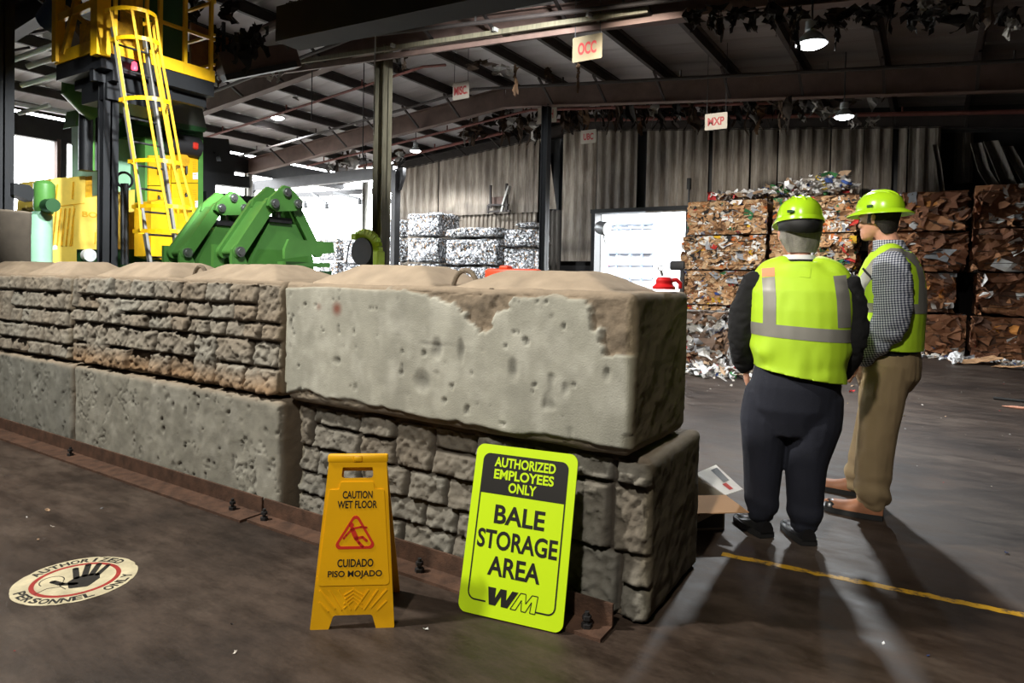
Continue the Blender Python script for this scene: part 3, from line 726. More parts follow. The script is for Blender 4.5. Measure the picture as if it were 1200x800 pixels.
# yellow painted line on the floor
MT['line'] = None
m, N, L, B = new_mat('worn_yellow_line'); n = noise_node(N, L, 14, 8, .75); n2 = noise_node(N, L, 2.5, 3, .5)
r = ramp(N, L, n.outputs[0], [(.40, srgb(84, 70, 52)), (.5, srgb(196, 150, 30))]); L.new(r.outputs[0], B.inputs['Base Color']); B.inputs['Roughness'].default_value = .6; MT['line'] = m
b = MB(); V0, V1 = floor_at(846, 649), floor_at(1206, 722); d = (V1 - V0).normalized(); s = Vector((-d.y, d.x, 0)); n = 60; pts = []
for i in range(n + 1): pts.append(V0.lerp(V1, i / n) + s * (.022 + .012 * mnoise.noise(Vector((i * .5, 0, 0)))))
for i in range(n, -1, -1): pts.append(V0.lerp(V1, i / n) - s * (.022 + .012 * mnoise.noise(Vector((i * .5, 9, 0)))))
plate(b, [(p.x, p.y) for p in pts], .0006, .0016); b.build('floor_line', MT['line'], loc=(0, 0, 0))
tag(bpy.data.objects['floor_line'], 'worn yellow line painted on the floor in front of the men', 'floor line')

# ------------------------------------------------------------------ cardboard box behind the block end
MT['card'] = mat('cardboard', srgb(192, 150, 110), .85, 0, .08, 5)
MT['card_white'] = mat('white_printed_card', srgb(226, 222, 216), .7, 0, .05, 5)
MT['card_grey'] = mat('grey_printed_card', srgb(150, 140, 124), .8, 0, .1, 5)
MT['print_grey'] = mat('grey_print', srgb(120, 122, 124), .7, 0, .1, 5)
c0 = floor_at(849, 621); dx = Vector((-.766, -.643, 0)); dy = Vector((-.643, .766, 0))   # near right corner, then to the left and away
hB, lB, dB = .19, .36, .40; t = .006; zv = lambda h: Vector((0, 0, h))
cb = empty('cardboard_box', c0 + dx * lB / 2 + dy * dB / 2, 0, 'open cardboard box with white and tan flaps on the floor behind the block end', 'cardboard box')
def wallq(b, p0, p1, h, tt): b.prism([p0, p1, p1 + zv(h), p0 + zv(h)], tt)
A_, B_, C_, D_ = c0, c0 + dx * lB, c0 + dx * lB + dy * dB, c0 + dy * dB
b = MB(); wallq(b, A_, B_, hB, dy * t); wallq(b, B_, C_, hB, -dx * t); wallq(b, C_, D_, hB, -dy * t); wallq(b, D_, A_, hB, dx * t); b.prism([A_, B_, C_, D_], (0, 0, t)); b.build('body', MT['card_grey'], world=cb)
z = zv(hB)
b = MB(); b.prism([A_ + z, B_ + z, B_ + z - dy * .17 - zv(.035), A_ + z - dy * .17 - dx * .05 - zv(.035)], (0, 0, .005)); b.build('front_flap', MT['card'], world=cb)
b = MB(); b.prism([D_ + z, A_ + z, A_ + z - dx * .10 + zv(.03), D_ + z - dx * .13 + zv(.05)], (0, 0, .004)); b.build('side_flap', MT['card_white'], world=cb)
b = MB(); b.prism([C_ + z, D_ + z, D_ + z + dy * .14 - zv(.03), C_ + z + dy * .14 - zv(.03)], (0, 0, .004)); b.build('back_flap', MT['card_white'], world=cb)
b = MB(); b.prism([B_ + z, C_ + z, C_ + z + dx * .1 - zv(.05), B_ + z + dx * .1 - zv(.05)], (0, 0, .004)); b.build('left_flap', MT['card'], world=cb)
fp = lambda s_, t_: (D_ + z).lerp(A_ + z, s_).lerp((D_ + z - dx * .13 + zv(.05)).lerp(A_ + z - dx * .10 + zv(.03), s_), t_) + zv(.0045)
b = MB(); b.prism([fp(.1, .62), fp(.62, .55), fp(.62, .85), fp(.1, .92)], (0, 0, .0008)); b.build('grey_print', MT['print_grey'], world=cb)
b = MB(); b.prism([fp(.66, .42), fp(.9, .42), fp(.9, .62), fp(.66, .62)], (0, 0, .0008)); b.build('red_print', MT['ink_red'], world=cb)
b = MB(); FBx = frame_matrix(A_ + dx * .22 + zv(.085) - dy * .0006, -dx, (0, 0, 1)); me = text_mesh('Hospi', .15, .045, .02); me.transform(FBx @ Matrix.Rotation(.15, 4, 'Z')); b.add_mesh(me); b.build('lettering', MT['ink'], world=cb)
b = MB(); b.prism([A_ + dx * .01 + zv(.015), A_ + dx * .22 + zv(.015), A_ + dx * .04 + zv(.10), A_ + dx * .01 + zv(.10)], -dy * .0008); b.build('dark_print', MT['ink'], world=cb)

# red plastic valve cap on the block corner, orange tool behind the lifting loop
MT['red'] = mat('red_plastic', srgb(196, 30, 34), .35, 0, .08, 6)
p = on_y(780, 335, WY + .5); 
rc = empty('red_cap', (-1.01, WY + .5, 1.318), .5, 'small red plastic device lying on the right corner of the smooth block', 'red device')
b = MB(); b.lathe([(0, 0), (.050, 0), (.052, .011), (.037, .025), (.039, .040), (.029, .054), (0, .056)], 20); b.build('body', MT['red'], rc, (0, 0, 0))
b = MB(); b.tube([(.03, 0, .04), (.055, 0, .044), (.072, 0, .028), (.072, 0, .010), (.064, 0, .010)], .010, 8); b.build('handle', MT['red'], rc, (0, 0, 0))
b = MB(); b.cyl((-.008, 0, .06), (-.016, 0, .085), .006, 8).tube([(-.016 + .012 * cos(t), 0, .095 + .012 * sin(t)) for t in [k * pi / 5 for k in range(10)]], .003, 6, True); b.build('ring_pin', MT['chrome'], rc, (0, 0, 0))
p = on_y(570, 314, WY + .42)
b = MB(); b.box((p.x, WY + .68, 1.362), (.34, .08, .09), Matrix.Translation((p.x, 0, 0)) @ Matrix.Rotation(0, 4, 'Z') @ Matrix.Translation((-p.x, 0, 0)), .02, 2); b.box((p.x + .2, WY + .68, 1.35), (.14, .05, .07), None, .012, 2); b.box((p.x - .05, WY + .68, 1.41), (.06, .06, .03), None, .012, 2)
MT['orange'] = mat('orange_plastic', srgb(226, 74, 40), .4, 0, .1, 9)
tag(b.build('orange_tool', MT['orange']), 'orange plastic tool lying on the smooth block behind the cable loop', 'tool')
# ------------------------------------------------------------------ people (local frame: x right, y away, z up, seen from -y)
MT['skin'] = mat('skin', srgb(206, 150, 124), .55, 0, .12, 14)
MT['hair_grey'] = mat('grey_hair', srgb(138, 134, 126), .7, 0, .45, 30, .5, 160, vec_scale=(1, 1, .25))
MT['hair_dark'] = mat('dark_hair', srgb(34, 26, 22), .6, 0, .4, 30, .5, 160, vec_scale=(1, 1, .3))
MT['navy_cloth'] = mat('navy_trousers', srgb(27, 30, 43), .85, 0, .15, 5, .25, 260)
MT['black_cloth'] = mat('black_jacket', srgb(16, 16, 18), .9, 0, .15, 5, .25, 260)
MT['khaki'] = mat('khaki_cloth', srgb(142, 122, 90), .88, 0, .1, 4, .25, 260)
MT['vest'] = mat('lime_vest', srgb(184, 224, 44), .62, 0, .06, 4, .15, 300)
MT['strip'] = mat('grey_reflective_strip', srgb(140, 138, 130), .45, .1, .08, 8)
MT['hat'] = mat('lime_hard_hat', srgb(172, 218, 34), .25, 0, .03, 3, coat=.3)
MT['white_cloth'] = mat('white_collar', srgb(226, 226, 226), .8, 0, .05, 5)
MT['leather_black'] = mat('black_leather', (.012, .012, .013), .3, 0, .2, 8)
MT['leather_tan'] = mat('tan_leather', srgb(150, 98, 66), .6, 0, .2, 10)
MT['orange_patch'] = mat('orange_patch', srgb(236, 150, 110), .7, 0, .05, 5)
m, N, L, B = new_mat('checked_shirt'); tc = N.new('ShaderNodeTexCoord'); mp = N.new('ShaderNodeMapping'); mp.inputs['Rotation'].default_value = (0, .1, .25)
L.new(tc.outputs['Object'], mp.inputs[0]); sep = N.new('ShaderNodeSeparateXYZ'); L.new(mp.outputs[0], sep.inputs[0])
def stripes(o, per):
    a = N.new('ShaderNodeMath'); a.operation = 'MULTIPLY'; a.inputs[1].default_value = 1 / per; L.new(o, a.inputs[0])
    f = N.new('ShaderNodeMath'); f.operation = 'FRACT'; L.new(a.outputs[0], f.inputs[0])
    g = N.new('ShaderNodeMath'); g.operation = 'GREATER_THAN'; g.inputs[1].default_value = .5; L.new(f.outputs[0], g.inputs[0]); return g.outputs[0]
ad = N.new('ShaderNodeMath'); ad.operation = 'ADD'; L.new(stripes(sep.outputs[0], .0135), ad.inputs[0]); L.new(stripes(sep.outputs[2], .0135), ad.inputs[1])
hf = N.new('ShaderNodeMath'); hf.operation = 'MULTIPLY'; hf.inputs[1].default_value = .5; L.new(ad.outputs[0], hf.inputs[0])
r = ramp(N, L, hf.outputs[0], [(.0, srgb(206, 208, 216)), (.5, srgb(128, 134, 150)), (1., srgb(34, 38, 58))]); L.new(r.outputs[0], B.inputs['Base Color']); B.inputs['Roughness'].default_value = .85
MT['check'] = m

def ell_loft(b, rings, n=28, ex=2.25):
    """closed loft of horizontal super-ellipse rings (center, rx, ry, rot)"""
    R = []
    for (c, rx, ry, rot) in rings:
        ro = []
        for k in range(n):
            t = 2 * pi * k / n; x = abs(cos(t)) ** (2 / ex) * (1 if cos(t) >= 0 else -1) * rx; y = abs(sin(t)) ** (2 / ex) * (1 if sin(t) >= 0 else -1) * ry
            ro.append(b.bm.verts.new((c[0] + x * cos(rot) - y * sin(rot), c[1] + x * sin(rot) + y * cos(rot), c[2])))
        R.append(ro)
    for A, Bq in zip(R[:-1], R[1:]):
        for k in range(n): b.bm.faces.new((A[k], A[(k + 1) % n], Bq[(k + 1) % n], Bq[k]))
    b.bm.faces.new(R[0][::-1]); b.bm.faces.new(R[-1])
def limb(b, pts, rr, n=14, sub=5):
    """smooth tapered limb with rounded ends"""
    P = [Vector(p) for p in pts]; out = []; ro = []
    for i in range(len(P) - 1):
        p0 = P[max(i - 1, 0)]; p1 = P[i]; p2 = P[i + 1]; p3 = P[min(i + 2, len(P) - 1)]
        for k in range(sub):
            t = k / sub; q = .5 * ((2 * p1) + (p2 - p0) * t + (2 * p0 - 5 * p1 + 4 * p2 - p3) * t * t + (3 * p1 - p0 - 3 * p2 + p3) * t ** 3)
            out.append(q); ro.append(rr[i] + (rr[i + 1] - rr[i]) * t)
    out.append(P[-1]); ro.append(rr[-1])
    a = (out[0] - out[1]).normalized(); z = (out[-1] - out[-2]).normalized()
    out = [out[0] + a * ro[0] * .7, out[0] + a * ro[0] * .45] + out + [out[-1] + z * ro[-1] * .45, out[-1] + z * ro[-1] * .7]
    ro = [ro[0] * .35, ro[0] * .8] + ro + [ro[-1] * .8, ro[-1] * .35]
    b.tube(out, ro, n)
def blob(b, c, s, M=None, n=12):
    mtx = Matrix.Translation(Vector(c)) @ (M or Matrix.Identity(4)) @ Matrix.Diagonal((*s, 1))
    b.lathe([(0, -1), (.5, -.87), (.87, -.5), (1, 0), (.87, .5), (.5, .87), (0, 1)], n, mtx)
def remeshed(b, voxel, smooth=4):
    bmesh.ops.recalc_face_normals(b.bm, faces=b.bm.faces); me = bpy.data.meshes.new('r'); b.bm.to_mesh(me); b.bm.free()
    o = bpy.data.objects.new('r', me); COL.objects.link(o)
    q = o.modifiers.new('r', 'REMESH'); q.mode = 'VOXEL'; q.voxel_size = voxel
    s = o.modifiers.new('s', 'SMOOTH'); s.factor = .5; s.iterations = smooth
    dg = bpy.context.evaluated_depsgraph_get(); out = bpy.data.meshes.new_from_object(o.evaluated_get(dg)); bpy.data.objects.remove(o)
    out.polygons.foreach_set('use_smooth', np.ones(len(out.polygons), dtype=bool)); return out
def wrinkle(me, fn):
    n = len(me.vertices); V = np.empty(n * 3); me.vertices.foreach_get('co', V); V = V.reshape(-1, 3); Nn = np.empty(n * 3); me.vertices.foreach_get('normal', Nn); Nn = Nn.reshape(-1, 3)
    V = V + Nn * fn(V, Nn)[:, None]; me.vertices.foreach_set('co', V.ravel()); me.update()
def cut_mesh(me, keep):
    bm = bmesh.new(); bm.from_mesh(me); bmesh.ops.delete(bm, geom=[f for f in bm.faces if not keep(f.calc_center_median())], context='FACES'); bm.to_mesh(me); bm.free(); return me
def trim(me, co, no):
    bm = bmesh.new(); bm.from_mesh(me); bmesh.ops.bisect_plane(bm, geom=bm.verts[:] + bm.edges[:] + bm.faces[:], plane_co=co, plane_no=no, clear_inner=True); bm.to_mesh(me); bm.free(); return me
def hand(b, wrist, d, nrm, side, s=1., curl=.5):
    """palm, four unequal bent fingers and a thumb; d points to the fingertips, nrm out of the back of the hand, side to the thumb"""
    w = Vector(wrist); d = Vector(d).normalized(); nrm = Vector(nrm); nrm = (nrm - d * nrm.dot(d)).normalized(); sd = Vector(side); sd = (sd - d * sd.dot(d) - nrm * sd.dot(nrm)).normalized()
    for k, off in enumerate((.030, .010, -.010, -.029)):
        q = w + d * .09 * s + sd * off * s
        b.tube([w + sd * off * .6 * s, w + d * .045 * s + sd * off * .9 * s, q], [.014 * s, .0155 * s, .0125 * s], 8)
        L_ = (.070, .080, .075, .058)[k] * s; p = q - d * .012 * s; pts = [p]; rr = [.0105 * s]; ang = 0
        for j, f in enumerate((.45, .32, .23)):
            ang += curl * (.55, .75, .55)[j]; p = p + (d * cos(ang) - nrm * sin(ang)) * L_ * f; pts.append(p); rr.append((.0098, .009, .0072)[j] * s)
        b.tube(pts, rr, 8)
    t0 = w + d * .02 * s + sd * .022 * s
    b.tube([t0, t0 + (d * .6 + sd * .8).normalized() * .04 * s, t0 + (d * .6 + sd * .8).normalized() * .04 * s + (d * .9 + sd * .35 - nrm * .2).normalized() * .034 * s, t0 + (d * .6 + sd * .8).normalized() * .04 * s + (d * .9 + sd * .35 - nrm * .25).normalized() * .058 * s], [.016 * s, .013 * s, .011 * s, .008 * s], 8)
def head_shapes(b, M, s=1.):
    """head facing local +y, chin at z=0"""
    prof = [(0, .028, .030, .066), (.012, .042, .046, .058), (.035, .054, .068, .040), (.06, .061, .084, .022), (.09, .067, .093, .010), (.125, .072, .098, .002), (.16, .074, .099, -.002), (.19, .070, .092, -.004), (.215, .056, .073, -.006), (.232, .03, .04, -.006)]
    t = MB(); ell_loft(t, [((0, y, z), rx, ry, 0) for z, rx, ry, y in prof], 24, 2.1)
    limb(t, [(0, .098, .128), (0, .112, .098), (0, .116, .084)], [.008, .011, .012], 8, 3)
    blob(t, (0, .108, .080), (.017, .012, .009)); blob(t, (0, .094, .054), (.022, .009, .006)); blob(t, (0, .092, .045), (.019, .009, .006)); blob(t, (0, .09, .018), (.02, .014, .012))
    for s_ in (-1, 1):
        blob(t, (s_ * .03, .093, .134), (.022, .010, .007)); blob(t, (s_ * .045, .075, .085), (.02, .018, .018))
        blob(t, (s_ * .078, -.008, .105), (.007, .017, .032), Matrix.Rotation(s_ * -.35, 4, 'Z')); blob(t, (s_ * .083, -.014, .118), (.006, .012, .018), Matrix.Rotation(s_ * -.4, 4, 'Z'))
    t.bm.transform(M @ Matrix.Scale(s, 4)); me = bpy.data.meshes.new('h'); bmesh.ops.recalc_face_normals(t.bm, faces=t.bm.faces); t.bm.to_mesh(me); t.bm.free(); b.add_mesh(me)
def ribbon(bv, path, width, lift=.004, dirv=(0, 1, 0), nsub=10, start=-1.2, taper=None):
    """strip laid on a surface: path of (x, z) seen along dirv, cast onto the mesh"""
    P = []; d = Vector(dirv).normalized(); xa = Vector((d.y, -d.x, 0)).normalized()
    for p_, q_ in zip(path[:-1], path[1:]):
        for k in range(nsub): P.append((p_[0] + (q_[0] - p_[0]) * k / nsub, p_[1] + (q_[1] - p_[1]) * k / nsub))
    P.append(path[-1]); rows = []
    for i, p_ in enumerate(P):
        a = P[max(0, i - 1)]; c = P[min(len(P) - 1, i + 1)]; tx, tz = c[0] - a[0], c[1] - a[1]; l = hypot(tx, tz); nx, nz_ = -tz / l, tx / l; row = []
        for j in range(5):
            o = width * (j / 4 - .5); src = xa * (p_[0] + nx * o) + Vector((0, 0, p_[1] + nz_ * o)) + d * start
            hit = bv.ray_cast(src, d)
            row.append(None if hit[0] is None else hit[0] + (hit[1] if hit[1].dot(d) < 0 else -hit[1]) * lift)
        rows.append(row)
    b = MB(); vs_ = [[None if q is None else b.bm.verts.new(q) for q in r_] for r_ in rows]
    for A, C in zip(vs_[:-1], vs_[1:]):
        for j in range(4):
            f = [A[j], A[j + 1], C[j + 1], C[j]]
            if None not in f and max((f[k].co - f[(k + 1) % 4].co).length for k in range(4)) < .09: b.bm.faces.new(f)
    return b
def band(bv, z0f, z1f, center, lift=.004, n=90):
    b = MB(); rows = []
    for k in range(n):
        t = 2 * pi * k / n; d = Vector((cos(t), sin(t), 0)); r_ = []
        for j in range(4):
            z = z0f(t) + (z1f(t) - z0f(t)) * j / 3; h = bv.ray_cast(Vector((center[0], center[1], z)) + d * 1., -d); r_.append(b.bm.verts.new(h[0] + d * lift) if h[0] is not None else None)
        rows.append(r_)
    for k in range(n):
        A, C = rows[k], rows[(k + 1) % n]
        for j in range(3):
            f = [A[j], A[j + 1], C[j + 1], C[j]]
            if None not in f and max((f[i].co - f[(i + 1) % 4].co).length for i in range(4)) < .12: b.bm.faces.new(f)
    return b
def shoe(root, M, mat_up, L_=.29, w_=.1, h_=.09, toe=None, name='shoe', sole='rubber', ankle=.0):
    """toe along +y of M, heel near origin"""
    b = MB(); n = 22; R = []
    for i in range(13):
        t = i / 12; y = -.06 + L_ * t; w2 = w_ / 2 * (.72 + .34 * sin(pi * min(1, t * 1.05)) ** .8 if t < .75 else 1.03 * sqrt(max(.02, 1 - ((t - .75) / .262) ** 2))) 
        hh = (h_ + ankle) if t < .32 else h_ * (1 - (.26 if toe else .42) * smooth01((t - .32) / .42)) + (ankle * (1 - smooth01((t - .32) / .12)))
        if t > .88: hh *= 1 - (.2 if toe else .35) * (t - .88) / .12
        ro = [b.bm.verts.new((w2 * v, y, z)) for v, z in ((-1, .022), (-1.0, hh * .55), (-.62, hh * .9), (0, hh), (.62, hh * .9), (1.0, hh * .55), (1, .022))]; R.append(ro)
    for A, C in zip(R[:-1], R[1:]):
        for k in range(6): b.bm.faces.new((A[k], A[k + 1], C[k + 1], C[k]))
        b.bm.faces.new((A[6], A[0], C[0], C[6]))
    b.bm.faces.new(R[0]); b.bm.faces.new(R[-1][::-1])
    b.bm.transform(M); o = b.build(name, mat_up, root, (0, 0, 0), angle=60)
    s = MB(); pts = []
    for sgn in (1, -1):
        for i in (range(13) if sgn == 1 else range(12, -1, -1)):
            t = i / 12; y = -.06 + L_ * t; w2 = w_ / 2 * (.72 + .34 * sin(pi * min(1, t * 1.05)) ** .8 if t < .75 else 1.03 * sqrt(max(.02, 1 - ((t - .75) / .262) ** 2))); pts.append((sgn * (w2 + .006), y))
    plate(s, pts, .002, .032); s.box((0, -.02, .012), (w_ * .8, .07, .02), None, .004); s.bm.transform(M); s.build('sole', MT[sole], o, (0, 0, 0))
    if toe:
        t_ = MB(); blob(t_, (0, L_ - .06 - .052, .028), (w_ * .525, .058, h_ * .46)); bmesh.ops.delete(t_.bm, geom=[v for v in t_.bm.verts if v.co.z < .01], context='VERTS'); t_.bm.transform(M); t_.build('toe_cap', MT[toe], o, (0, 0, 0))
    return o
def hard_hat(M, label, brim, who):
    b = MB()
    prof = [(.0, .150), (.03, .148), (.06, .139), (.088, .118), (.108, .088), (.118, .05), (.122, .012), (.122, 0)]; prof = [(r_ * .97, z * .80) for r_, z in prof]
    b.lathe([(r_, z) for r_, z in prof[::-1]], 40, Matrix.Diagonal((.95, 1.16, 1, 1)))
    for s_ in (-1, 0, 1):
        pts = []
        for k in range(11):
            a = radians(-58 + 116 * k / 10); pts.append((s_ * .034, 1.16 * .118 * sin(a) * (1 - .1 * abs(s_)), .006 + .115 * cos(a) * (1 - .05 * abs(s_))))
        b.tube(pts, [.003] + [.011] * 9 + [.003], 8)
    t = b.build('hard_hat', MT['hat'], who, (0, 0, 0), angle=60); t.location = M.translation; t.rotation_euler = M.to_euler()
    t['label'] = label
    b = MB(); n = 48; inn = []; out = []; lo = []
    for k in range(n):
        a = 2 * pi * k / n; cx, cy = cos(a), sin(a); ex = brim if brim > .03 else (.006 + .05 * max(0, sin(a)) ** 1.5)
        ix, iy = .116 * cx, .1415 * cy; ux, uy = .116 * cx + ex * cx, .1415 * cy + ex * cy; dz_ = -.010 - (.012 if brim > .03 else .004 + .012 * max(0, cy))
        inn.append(b.bm.verts.new((ix, iy, .004))); out.append(b.bm.verts.new((ux, uy, dz_))); lo.append(b.bm.verts.new((ux, uy, dz_ - .005)))
    low = [b.bm.verts.new((v.co.x * .97, v.co.y * .97, -.006)) for v in inn]
    for k in range(n):
        j = (k + 1) % n; b.bm.faces.new((inn[k], inn[j], out[j], out[k])); b.bm.faces.new((out[k], out[j], lo[j], lo[k])); b.bm.faces.new((lo[k], lo[j], low[j], low[k]))
    b.build('brim', MT['hat'], t, (0, 0, 0), angle=60)
    return t
def hat_strap(t):
    b = MB(); n = 30
    for zz, w_ in ((-.028, .030),):
        R = []
        for k in range(n + 1):
            a = radians(180 + 180 * k / n); R.append([b.bm.verts.new((.110 * cos(a), -.004 + .134 * sin(a), zz - w_ / 2 - .022 - .030 * (abs(sin(a)) ** 2))), b.bm.verts.new((.110 * cos(a), -.004 + .136 * sin(a), zz + w_ / 2 + .016))])
        for A, C in zip(R[:-1], R[1:]): b.bm.faces.new((A[0], C[0], C[1], A[1]))
    o = b.build('nape_strap', MT['rubber'], t, (0, 0, 0)); s = o.modifiers.new('t', 'SOLIDIFY'); s.thickness = .004
    return o
def person_root(px_, py_, label):
    p = floor_at(px_, py_); q = empty('person', p, atan2(p.y, p.x) - pi / 2, label, 'person', 'men in lime safety vests'); return q
def folds(amp, sc, s, stretch=(1, 1, .5)):
    S_ = np.array(stretch) * sc
    return lambda V, Nn: amp * (1 - np.abs(fbm(V * S_ + s, 3, s)) * 2.6)

# ---- left man: navy trousers, black jacket, seen from behind
R1 = person_root(916, 628, 'stocky man seen from behind with black jacket sleeves, navy trousers and lime vest')
tx = .058
hipz = .88; TH1 = radians(6)
torso1 = [(.80, .222, .19), (.95, .228, .20), (1.10, .234, .198), (1.22, .240, .187), (1.32, .236, .165), (1.385, .205, .13), (1.43, .145, .10), (1.47, .092, .08)]
def torso_rings(T, sh, cx, cy, rot, k=1.): return [((cx, cy, z), rx * k + sh, ry * k + sh, rot) for z, rx, ry in T]
LA1 = [(tx - .215, .0, 1.36), (tx - .27, -.01, 1.22), (tx - .29, -.01, 1.06), (tx - .28, .06, .93), (tx - .268, .09, .875)]
RA1 = [(tx + .205, .01, 1.36), (tx + .245, .01, 1.22), (tx + .255, .01, 1.06), (tx + .225, .09, .93), (tx + .20, .15, .87)]
LL1 = [(-.075, 0, .76), (-.10, -.0, .62), (-.105, .0, .40), (-.105, -.02, .10)]
RL1 = [(.145, 0, .76), (.145, .0, .62), (.11, .0, .40), (.11, -.03, .10)]
HM1 = Matrix.Translation((.045, .045, 1.495)) @ Matrix.Rotation(radians(14), 4, 'Z') @ Matrix.Rotation(radians(-2), 4, 'X')
b = MB(); ell_loft(b, torso_rings(torso1, -.022, tx, 0, TH1)); limb(b, [(tx, .0, 1.42), (tx - .01, .02, 1.50), (.05, .035, 1.58)], [.062, .058, .058]); head_shapes(b, HM1 @ Matrix.Diagonal((1.12, 1.02, 1, 1)), 1.12)
for A in (LA1, RA1): limb(b, A, [.052, .047, .040, .034, .028], 12)
for A in (LL1, RL1): limb(b, A, [.105, .088, .058, .042], 14); limb(b, [(A[-1][0], A[-1][1], .09), (A[-1][0], A[-1][1] + .06, .055), (A[-1][0], A[-1][1] + .09, .05)], [.036, .034, .024], 10)
hand(b, LA1[-1], (.10, .25, -1), (-1, -.2, -.1), (0, 1, .1), 1.0, .35); hand(b, RA1[-1], (-.1, .25, -1), (1, -.2, -.1), (0, 1, .1), 1.0, .35)
mesh_obj('body', remeshed(b, .0062, 2), MT['skin'], R1)
b = MB(); ell_loft(b, [((.04, 0, .56), .15, .12, TH1), ((.035, 0, .70), .225, .175, TH1), ((.042, 0, .82), .222, .188, TH1), ((tx, 0, .95), .210, .182, TH1), ((tx, 0, 1.0), .205, .178, TH1)])
limb(b, LL1[:-1] + [(LL1[-1][0], LL1[-1][1], .125)], [.135, .130, .102, .076], 18); limb(b, RL1[:-1] + [(RL1[-1][0], RL1[-1][1], .11)], [.135, .130, .100, .078], 18)
me = remeshed(b, .010, 4); wrinkle(me, lambda V, Nn: folds(.007, 9, 3, (1, 1, .35))(V, Nn) * np.clip(1.0 - V[:, 2], .3, 1) + .010 * np.sin(V[:, 2] * 46 + 3 * fbm(V * 6, 2, 4)) * np.clip((.24 - V[:, 2]) / .15, 0, 1))
mesh_obj('trousers', me, MT['navy_cloth'], R1)
b = MB(); ell_loft(b, torso_rings([(.93, .215, .19)] + torso1[2:], -.006, tx, 0, TH1))
limb(b, LA1[:-1] + [(tx - .272, .08, .895)], [.078, .075, .066, .056, .048], 16); limb(b, RA1, [.078, .075, .066, .056, .048], 16)
me = remeshed(b, .010, 4); wrinkle(me, folds(.008, 11, 5, (1, 1, 1.6))); mesh_obj('jacket', me, MT['black_cloth'], R1)
b = MB(); vt = [(.74, .225, .195)] + torso1[:-1] + [(1.468, .098, .09)]; ell_loft(b, torso_rings(vt, .014, tx, 0, TH1, 1.0))
for s_ in (-1, 1): limb(b, [(tx + s_ * .07, 0, 1.425), (tx + s_ * .14, 0, 1.40), (tx + s_ * .19, 0, 1.355)], [.08, .083, .070], 14)
me = remeshed(b, .010, 5)
def vest1(V, Nn):
    low = np.clip((1.12 - V[:, 2]) / .2, 0, 1); di = V[:, 2] + .55 * np.abs(V[:, 0] - tx) + .10 * fbm(V * 5, 2, 8)
    return .020 * low * np.sin(di * 34) * np.clip(.5 + fbm(V * 4, 2, 9), 0, 1) + .007 * fbm(V * np.array([9, 9, 4]), 3, 11) + .006 * np.sin(V[:, 0] * 40 + 9 * V[:, 2]) * np.clip((1.3 - V[:, 2]), 0, .3) * 3 * fbm(V * 3, 2, 12)
wrinkle(me, vest1); trim(me, (tx, 0, .885), (.15, 0, 1)); cut_mesh(me, lambda c: not (hypot(c.x - tx, c.y - .02) < .082 and c.z > 1.464))
v1 = mesh_obj('vest', me, MT['vest'], R1); so = v1.modifiers.new('t', 'SOLIDIFY'); so.thickness = .004; so.offset = 0
bv1 = BVHTree.FromPolygons([v.co[:] for v in me.vertices], [p.vertices[:] for p in me.polygons])
bx = tx + .012
ribbon(bv1, [(bx - .168, 1.385), (bx - .158, 1.28), (bx - .155, 1.14)], .062).build('reflective_strip', MT['strip'], v1, (0, 0, 0))
ribbon(bv1, [(bx + .165, 1.40), (bx + .182, 1.28), (bx + .19, 1.14)], .062).build('reflective_strip', MT['strip'], v1, (0, 0, 0))
ribbon(bv1, [(bx - .172, 1.435), (bx - .168, 1.388)], .064).build('orange_patch', MT['orange_patch'], v1, (0, 0, 0))
ribbon(bv1, [(bx - .02, 1.415), (bx + .03, 1.41)], .05).build('label_patch', MT['vest'], v1, (0, 0, 0))
band(bv1, lambda t: 1.075 - .012 * cos(t), lambda t: 1.140 - .012 * cos(t), (tx, 0)).build('reflective_strip', MT['strip'], v1, (0, 0, 0))
b = MB(); ell_loft(b, [((tx, .01, 1.42), .08, .07, 0), ((tx - .01, .02, 1.478), .086, .084, 0), ((tx - .012, .03, 1.508), .080, .080, 0)]); o = b.build('shirt_collar', MT['white_cloth'], R1, (0, 0, 0), angle=60)
b = MB(); ell_loft(b, [((tx, .01, 1.40), .095, .075, 0), ((tx, .012, 1.455), .098, .090, 0), ((tx - .01, .022, 1.484), .090, .088, 0)]); b.build('jacket_collar', MT['black_cloth'], R1, (0, 0, 0), angle=60)
def hair_cap(M, z0, z1, front, grow, side_low, mat_, name='hair', nape=.03):
    b = MB(); n = 40; R = []; prof = [(.02, .066, .074, .010), (.05, .070, .086, .012), (.09, .072, .094, .010), (.125, .073, .099, .002), (.16, .075, .1, -.002), (.19, .071, .093, -.004), (.215, .057, .074, -.006), (.236, .012, .012, -.006)]
    for (z, rx, ry, yo) in prof:
        ro = []
        for k in range(n):
            a = 2 * pi * k / n; ca, sa = cos(a), sin(a); lowlim = nape + (side_low - nape) * smooth01((sa + .95) / .8); zz = max(z, min(lowlim, .2)); 
            ro.append(b.bm.verts.new(((rx + grow) * ca, yo + (ry + grow) * sa, zz)))
        R.append((z, ro))
    for (za, A), (zb, C) in zip(R[:-1], R[1:]):
        for k in range(n):
            sa = sin(2 * pi * (k + .5) / n)
            if sa > front and zb < .17: continue
            q = [A[k], A[(k + 1) % n], C[(k + 1) % n], C[k]]
            try: b.bm.faces.new(q)
            except ValueError: pass
    bmesh.ops.remove_doubles(b.bm, verts=b.bm.verts, dist=.0004); b.bm.transform(M)
    return b
hair_cap(HM1 @ Matrix.Diagonal((1.12, 1.02, 1, 1)) @ Matrix.Scale(1.12, 4), 0, 0, -.22, .013, .085, None, nape=.0).build('hair', MT['hair_grey'], R1, (0, 0, 0), angle=80)
